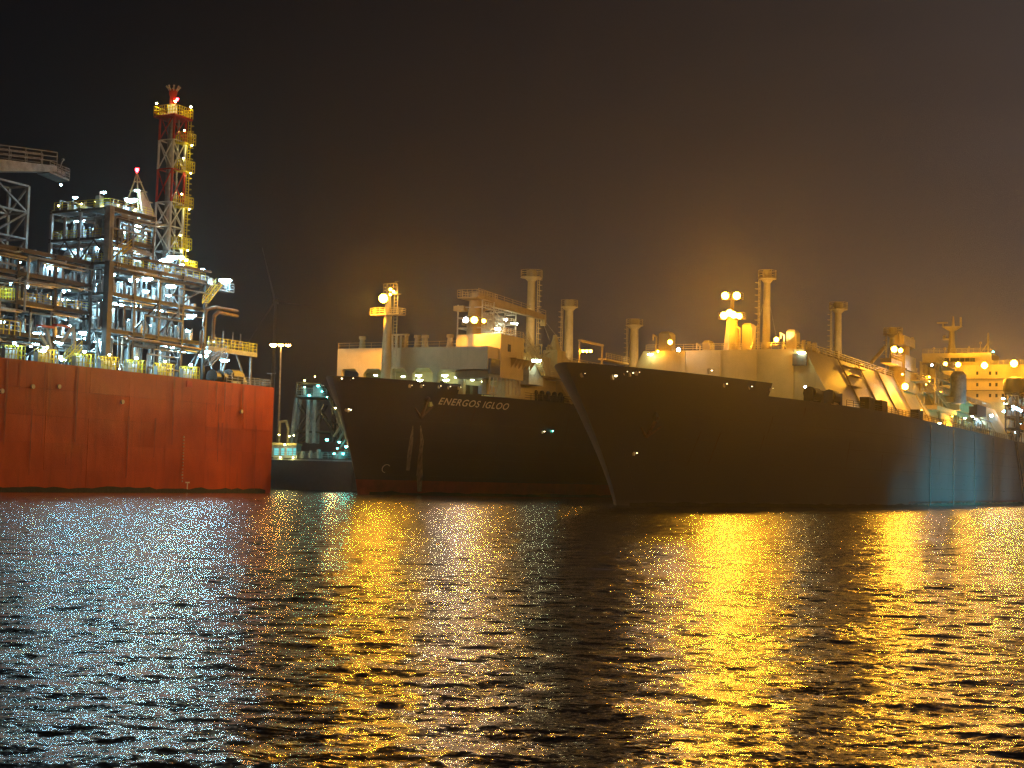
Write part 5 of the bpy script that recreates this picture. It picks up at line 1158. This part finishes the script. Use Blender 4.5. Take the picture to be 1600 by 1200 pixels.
# stains, seams and scuffs on the hull sides
M_rust = mat('rust_run', (.085, .040, .022), .6, var=.5, scale=1.2, stretch=(2, 2, .3))
M_scuff = mat('pale_scuff', (.12, .12, .11), .6, var=.5, scale=1.5, stretch=(.4, .4, 3))
M_seam = mat('weld_seam_paint', (.080, .072, .064), .5, var=.3)
M_weed = mat('fouled_waterline', (.030, .032, .018), .8, var=.5, scale=2)
def strip(S, t, name, pts, m):      # pts: (p, z, half width along p); a thin sheet wrapped on the shell
    vs = []
    for p, z, w in pts: vs += [(p - w, S.cl + S.hb(p - w - S.stem, z) + .035, z), (p + w, S.cl + S.hb(p + w - S.stem, z) + .035, z)]
    MB(pq=True).add(vs, [(2 * k, 2 * k + 1, 2 * k + 3, 2 * k + 2) for k in range(len(pts) - 1)]).build(name, m, t)
R4 = random.Random(21)
for S, t, a, c in ((SA, tA, 8, 120), (SB, tB, 6, 215)):
    for k in range(20):
        x = S.stem + R4.uniform(a, c); z0 = R4.choice((S.H - 1.2, S.H - 3, S.H - 6, S.H * .55)); L_ = R4.uniform(1.5, 7); w = R4.uniform(.06, .2); n = 5
        strip(S, t, 'rust_streak', [(x + R4.uniform(-.04, .04), z0 - L_ * i / n, w * (1 - .7 * i / n)) for i in range(n + 1)], M_rust)
    for z in (3.4, 6.6, 9.8, 13.0):
        xs_ = np.arange(S.stem + 4, S.stem + c + 40, 3.0); vs = []
        for x in xs_: vs += [(x, S.cl + S.hb(x - S.stem, z) + .02, z), (x, S.cl + S.hb(x - S.stem, z + .09) + .02, z + .09)]
        MB(pq=True).add(vs, [(2 * i, 2 * i + 2, 2 * i + 3, 2 * i + 1) for i in range(len(xs_) - 1)]).build('weld_seam', M_seam, t)
    xs_ = np.arange(S.stem + 2, S.stem + c + 60, 2.0); vs = []
    for x in xs_:
        z1 = .35 + R4.uniform(0, .35); vs += [(x, S.cl + S.hb(x - S.stem, -.2) + .03, -.2), (x, S.cl + S.hb(x - S.stem, z1) + .03, z1)]
    MB(pq=True).add(vs, [(2 * i, 2 * i + 2, 2 * i + 3, 2 * i + 1) for i in range(len(xs_) - 1)]).build('fouling_band', M_weed, t)
for k in range(26):
    x = R4.uniform(292, 405); z = R4.uniform(1.2, 7); L_ = R4.uniform(.8, 5); h_ = R4.uniform(.04, .16)
    vs = [(x, SB.cl + 22.5 + .04, z), (x + L_, SB.cl + 22.5 + .04, z + R4.uniform(-.2, .2)), (x + L_, SB.cl + 22.5 + .04, z + h_), (x, SB.cl + 22.5 + .04, z + h_ * 1.5)]
    MB(pq=True).add(vs, [(0, 1, 2, 3)]).build('fender_scuff', M_scuff, tB)
for p_ in (305, 330, 356, 382):
    b = MB(pq=True); b.tube((p_, SB.cl + 22.62, .2), (p_, SB.cl + 22.62, 16.5), .09, 6); b.build('fender_chain', M_seam, tB)
# the red hull's worn waterline and runs
b = MB(pq=True); vs = []; xs_ = np.arange(60, 201, 1.5)
for x in xs_: vs += [(x, QR + .03, -.2), (x, QR + .03, .45 + R4.uniform(0, .4))]
b.add(vs, [(2 * i, 2 * i + 2, 2 * i + 3, 2 * i + 1) for i in range(len(xs_) - 1)]).build('fouling_band', M_weed, t_red)
M_run = mat('dark_drain_run', (.36, .052, .012), .45, var=.5, scale=1.5, stretch=(2, 2, .3))
for k in range(16):
    x = R4.uniform(138, 199); z0 = R4.choice((ZR - .2, ZR - .2, 14, 11)); L_ = R4.uniform(3, 12); w = R4.uniform(.06, .28); n = 5; vs = []
    for i in range(n + 1):
        z = z0 - L_ * i / n; ww = w * (1 - .6 * i / n); d = R4.uniform(-.05, .05); vs += [(x - ww + d, QR + .045, z), (x + ww + d, QR + .045, z)]
    MB(pq=True).add(vs, [(2 * i, 2 * i + 1, 2 * i + 3, 2 * i + 2) for i in range(n)]).build('drain_run', M_run, t_red)
beam_light(Y_ := tuple(onY(520, 700, 283)), tuple(W((224, -139, 1.5))), 9000, (1.0, .55, .15), 60, .8, pq=False)
# added spots on an unseen float, washing the nearer carrier's hull
tw = thing('added_light_float', 'unseen float added for the teal light on the right hull, just outside the right edge of the photo', 'barge', W((322, -34, 0)))
wb = W((322, -34, 0))
b = MB(pq=True); b.box((312, -38, -1), (332, -30, 1.6)); b.build('float_hull', M_blk, tw)
b = MB(pq=True); b.tube((322, -34, 1.6), (322, -34, 6), .2, 8); b.build('float_post', M_galv, tw)
for dp, tp, tz, c, en, sz in ((-12, 306, 1, (.07, .78, 1.0), 20000, 95), (2, 322, 2, (.07, .78, 1.0), 38000, 100), (18, 342, 4, (.07, .78, 1.0), 38000, 100), (34, 362, 5, (.07, .78, 1.0), 60000, 100), (60, 392, 1, (1.0, .90, .70), 18000, 90), (78, 412, 1, (.5, .9, 1.0), 30000, 90)):
    beam_light((322 + dp, -33, 2.6), (tp, -60.5, tz), en, c, sz, 1.0)

# ================================================================== WORK BARGE WITH A-FRAME between the ships
YB = 300.0
def Y(px, py, y=YB): return onY(px, py, y)
tg = thing('work_barge', 'low black barge with cyan deck lights between the red hull and the dark carrier', 'barge', (Y(490, 765)[0], YB + 5, 0))
x0, x1 = Y(400, 740)[0], Y(551, 740)[0]; zd = Y(480, 716)[2]
b = MB(); b.box((x0, YB, -1), (x1, YB + 14, zd)); b.build('hull', M_blk, tg)
b = MB(); b.box((x0, YB - .15, zd - .5), (x1 + .1, YB - .002, zd - .2)); b.build('rubbing_strake', M_steel2, tg)
zc_ = Y(450, 695)[2]
b = MB(); b.box((x0, YB + 2, zd), (Y(461, 700)[0], YB + 9, zc_)); b.build('cabin', M_vesp, tg)
b = MB(); b.box((x0, YB + 1, zc_ + .002), (Y(462, 700)[0], YB + 9.5, zc_ + .35)); b.build('cabin_roof', M_cream, tg)
M_win = emis('lit_cabin_window', (.25, .95, .95), .8)
for px0, px1 in ((426, 433), (437, 442), (446, 454), (456, 460)):
    b = MB(); b.box((Y(px0, 705)[0], YB + 1.93, Y(px0, 711)[2]), (Y(px1, 705)[0], YB + 1.998, Y(px0, 700)[2])); b.build('window', M_win, tg)
b = MB(); b.rail([(x0, YB + .2, zd), (x1 - .3, YB + .2, zd), (x1 - .3, YB + 13, zd)], 1.3, 1.6, .06); b.build('railing', M_steel2, tg)
for px in (470, 482, 495, 508, 530, 541):
    xx = Y(px, 710)[0]; hh = random.uniform(1.0, 2.4); b = MB(); b.tube((xx, YB + 3, zd), (xx, YB + 3, zd + hh), random.uniform(.3, .6), 10); b.box((xx - 1, YB + 4, zd), (xx + .8, YB + 6, zd + hh * .7)); b.build('deck_winch', random.choice((M_blk, M_vesp, M_steel)), tg)
for px, py, k, s_ in ((522, 708, 'cy', .5), (536, 708, 'cy', .55), (511, 686, 'cy', .75), (546, 694, 'cy', .8), (541, 697, 'cy', .7), (445, 694, 'ylw', .6), (438, 714, 'ylw', .5), (458, 714, 'ylw', .5), (452, 681, 'ylw', .5), (459, 680, 'ylw', .45), (436, 679, 'ylw', .45), (527, 700, 'cy', .4)):
    lamp(k, Y(px, py, YB - .3), tg, pq=False, scale=s_)
# goods at left: small crane davit px 428-445
b = MB(); a = Y(430, 690); c = Y(444, 690); zz_ = Y(437, 658)[2]
b.path([(a[0], YB + 5, zc_ + .35), (a[0], YB + 5, zz_), (c[0] - .5, YB + 5, zz_ + .2), (c[0], YB + 5, zz_ - 1.5), (c[0], YB + 5, zc_ + .35)], .28); o = b.build('davit_arch', M_cream, tg, smooth=True)
# A-frame tower
ta = thing('jetty_tower', 'dark braced jetty tower with green and cyan lamps beside the left carrier\'s bow', 'tower', (Y(495, 690)[0], YB + 20, zd))
Ya = YB + 6
legs = [((455, 692), (463, 622)), ((462, 620), (464, 599)), ((548, 692), (502, 601)), ((480, 692), (482, 625)), ((490, 692), (492, 625)), ((463, 599), (502, 601))]
for i, (A_, B_) in enumerate(legs):
    for dy in (0, 6):
        b = MB(); b.tube(onY(*A_, Ya) + (0, dy, 0), onY(*B_, Ya) + (0, dy, 0), .42 if i in (0, 3, 4) else .3, 6); b.build('leg', M_steel2 if i in (0, 3, 4) else M_steel, ta)
for A_, B_ in (((462, 626), (474, 646)), ((506, 631), (491, 664)), ((464, 674), (520, 676)), ((463, 620), (515, 622)), ((478, 650), (462, 676)), ((498, 640), (528, 690)), ((466, 690), (478, 680)), ((517, 640), (532, 660)), ((505, 655), (540, 668)), ((520, 640), (517, 690)), ((530, 662), (528, 690))):
    for dy in (0, 6):
        b = MB(); b.tube(onY(*A_, Ya) + (0, dy, 0), onY(*B_, Ya) + (0, dy, 0), .2, 5); b.build('brace', M_steel, ta)
b = MB(); a = onY(464, 618, Ya); c = onY(510, 618, Ya); b.box((a[0], Ya - .5, a[2] - .2), (c[0], Ya + 6.5, a[2])); b.rail([(a[0], Ya - .4, a[2]), (c[0], Ya - .4, a[2])], 1.5, 1, .07); b.build('upper_platform', M_steel2, ta)
b = MB(); b.box((onY(488, 610, Ya)[0], Ya + 1, a[2] + .002), (onY(503, 610, Ya)[0], Ya + 4, a[2] + 2.2)); b.build('control_hut', M_vesp, ta)
b = MB(); b.tube(onY(476, 617, Ya - .2), onY(476, 604, Ya - .2), .3, 6); b.build('lit_post', M_whp, ta)
for k in range(5):
    P = onY(524 + k * 5, 640 + k * 9, Ya - 1); b = MB(); b.tube(P, P + np.array([1.2, 0, -3.5]), .35, 8); b.tube(P + np.array([1.2, 0, -3.5]), P + np.array([-.2, 1, -5.5]), .3, 8); b.build('loading_hose', M_galv, ta, smooth=True)
for px, py, k, s_ in ((497, 602, 'cy', .6), (483, 617, 'cy', .55), (476, 604, 'cy', .3), (503, 611, 'cy', .4), (511, 620, 'cy', .35), (476, 594, 'ylw', .5), (492, 588, 'ylw', .35), (524, 637, 'ylw', .5), (530, 690, 'cy', .6)):
    lamp(k, onY(px, py, Ya - 1.2), ta, pq=False, scale=s_)

# ---- street-type lamp mast
YL = 345
tq = thing('quay_lamp_mast', 'tall slim lamp post with sodium heads just right of the red hull', 'lamp post', onY(432, 738, YL))
b = MB(); a = onY(432, 738, YL); c = onY(433.5, 538, YL); a[2] = 3.9; b.tube(a, (a[0], YL, c[2]), .32, 8, .2); b.build('post', M_galv, tq)
zt_ = c[2]; b = MB(); b.box((a[0] - 1.9, YL - .12, zt_), (a[0] + 1.9, YL + .12, zt_ + .2)); b.build('cross_arm', M_galv, tq)
for dx, s_ in ((-1.7, 1.1), (.1, .8), (1.7, .8)): lamp('street', np.array((a[0] + dx, YL - .5, zt_ - .05)), tq, pq=False, scale=s_)
a = onY(423, 610, 330); b = MB(); b.tube((a[0], 330, 3.9), (a[0], 330, onY(422, 584, 330)[2]), .12, 6); b.box((a[0] - .9, 329.8, onY(422, 584, 330)[2]), (a[0] + .9, 330.2, onY(422, 584, 330)[2] + .15)); lamp_small = b.build('short_lamp_post', M_galv); tag(lamp_small, 'short thin unlit lamp post behind the red hull corner', 'lamp post')

# ---- wind turbine far off
YW = 1500
tw2 = thing('wind_turbine', 'faint distant wind turbine above the slim lamp post', 'wind turbine', onY(432, 736, YW))
M_turb = mat('turbine_paint', (.10, .10, .10), .5, var=.05)
hub = onY(431, 471, YW); b = MB(); b.tube((hub[0], YW, 2.5), (hub[0], YW, hub[2]), 2.6, 12, 1.6); b.build('tower', M_turb, tw2)
b = MB(); b.box((hub[0] - 2, YW - 4, hub[2] - 1.8), (hub[0] + 2, YW + 7, hub[2] + 1.8)); b.build('nacelle', M_turb, tw2)
b = MB(); b.ball((hub[0], YW - 5, hub[2]), 2.2); b.build('hub', M_turb, tw2)
for ex, ey in ((411, 388), (494, 481), (386, 540)):
    e_ = onY(ex, ey, YW); b = MB(); d = e_ - hub; n_ = np.array([-d[2], 0, d[0]]); n_ /= np.linalg.norm(n_); h_ = np.array([hub[0], YW - 5, hub[2]])
    b.hexa([h_ - n_ * .9, h_ + n_ * 1.4, h_ + n_ * 1.4 + (0, .8, 0), h_ - n_ * .9 + (0, .8, 0)], [h_ + d - n_ * .2, h_ + d + n_ * .2, h_ + d + n_ * .2 + (0, .2, 0), h_ + d - n_ * .2 + (0, .2, 0)]); b.build('blade', M_turb, tw2)

# ---- dark rock by the camera, lower right corner
def rock(cx, cy_, cz, r, seed, label):
    R = np.random.default_rng(seed); bm = bmesh.new(); bmesh.ops.create_icosphere(bm, subdivisions=4, radius=1)
    d = R.normal(size=(14, 3)); d /= np.linalg.norm(d, axis=1)[:, None]; h = R.uniform(.62, .95, 14)
    for v in bm.verts:
        n = np.array(v.co); k = 1.0
        for i in range(14):
            c_ = n @ d[i]
            if c_ > .15: k = min(k, h[i] / c_)
        v.co = Vector(n * k * (1, 1, .9) * r)
    me = bpy.data.meshes.new('shore_rock'); bm.to_mesh(me); bm.free(); me.materials.append(mat('wet_dark_rock', (.035, .028, .022), .45, var=.5, scale=3, bump=.05, bscale=6))
    o = bpy.data.objects.new('shore_rock', me); COL.objects.link(o); o.location = (cx, cy_, cz); tag(o, label, 'rock')
r_ = onY(1606, 1190, 12.2); rock(r_[0] + .12, 12.4, .18, .52, 3, 'dark wet rock rising from the water in the lower right corner')
r_ = onY(1590, 1215, 11.6); rock(r_[0] - .02, 11.7, -.1, .42, 5, 'lower dark wet rock left of the tallest one in the lower right corner')

# ---- haze
HAZE = 0.00016
b = MB(); b.box((-1150, -60, -1.5), (1150, 1950, 190)); o = b.build('haze', []) if False else None
me = bpy.data.meshes.new('haze'); b = MB(); b.box((-1150, -60, -2.5), (1150, 1950, 190)); me.from_pydata(b.v, [], b.f)
mh = bpy.data.materials.new('haze'); mh.use_nodes = True; n = mh.node_tree.nodes; n.clear(); pv = n.new('ShaderNodeVolumePrincipled'); pv.inputs['Density'].default_value = HAZE; pv.inputs['Color'].default_value = (.9, .9, .92, 1); pv.inputs['Anisotropy'].default_value = .82
om = n.new('ShaderNodeOutputMaterial'); mh.node_tree.links.new(pv.outputs[0], om.inputs['Volume']); me.materials.append(mh)
ho = bpy.data.objects.new('haze', me); COL.objects.link(ho); ho['kind'] = 'stuff'
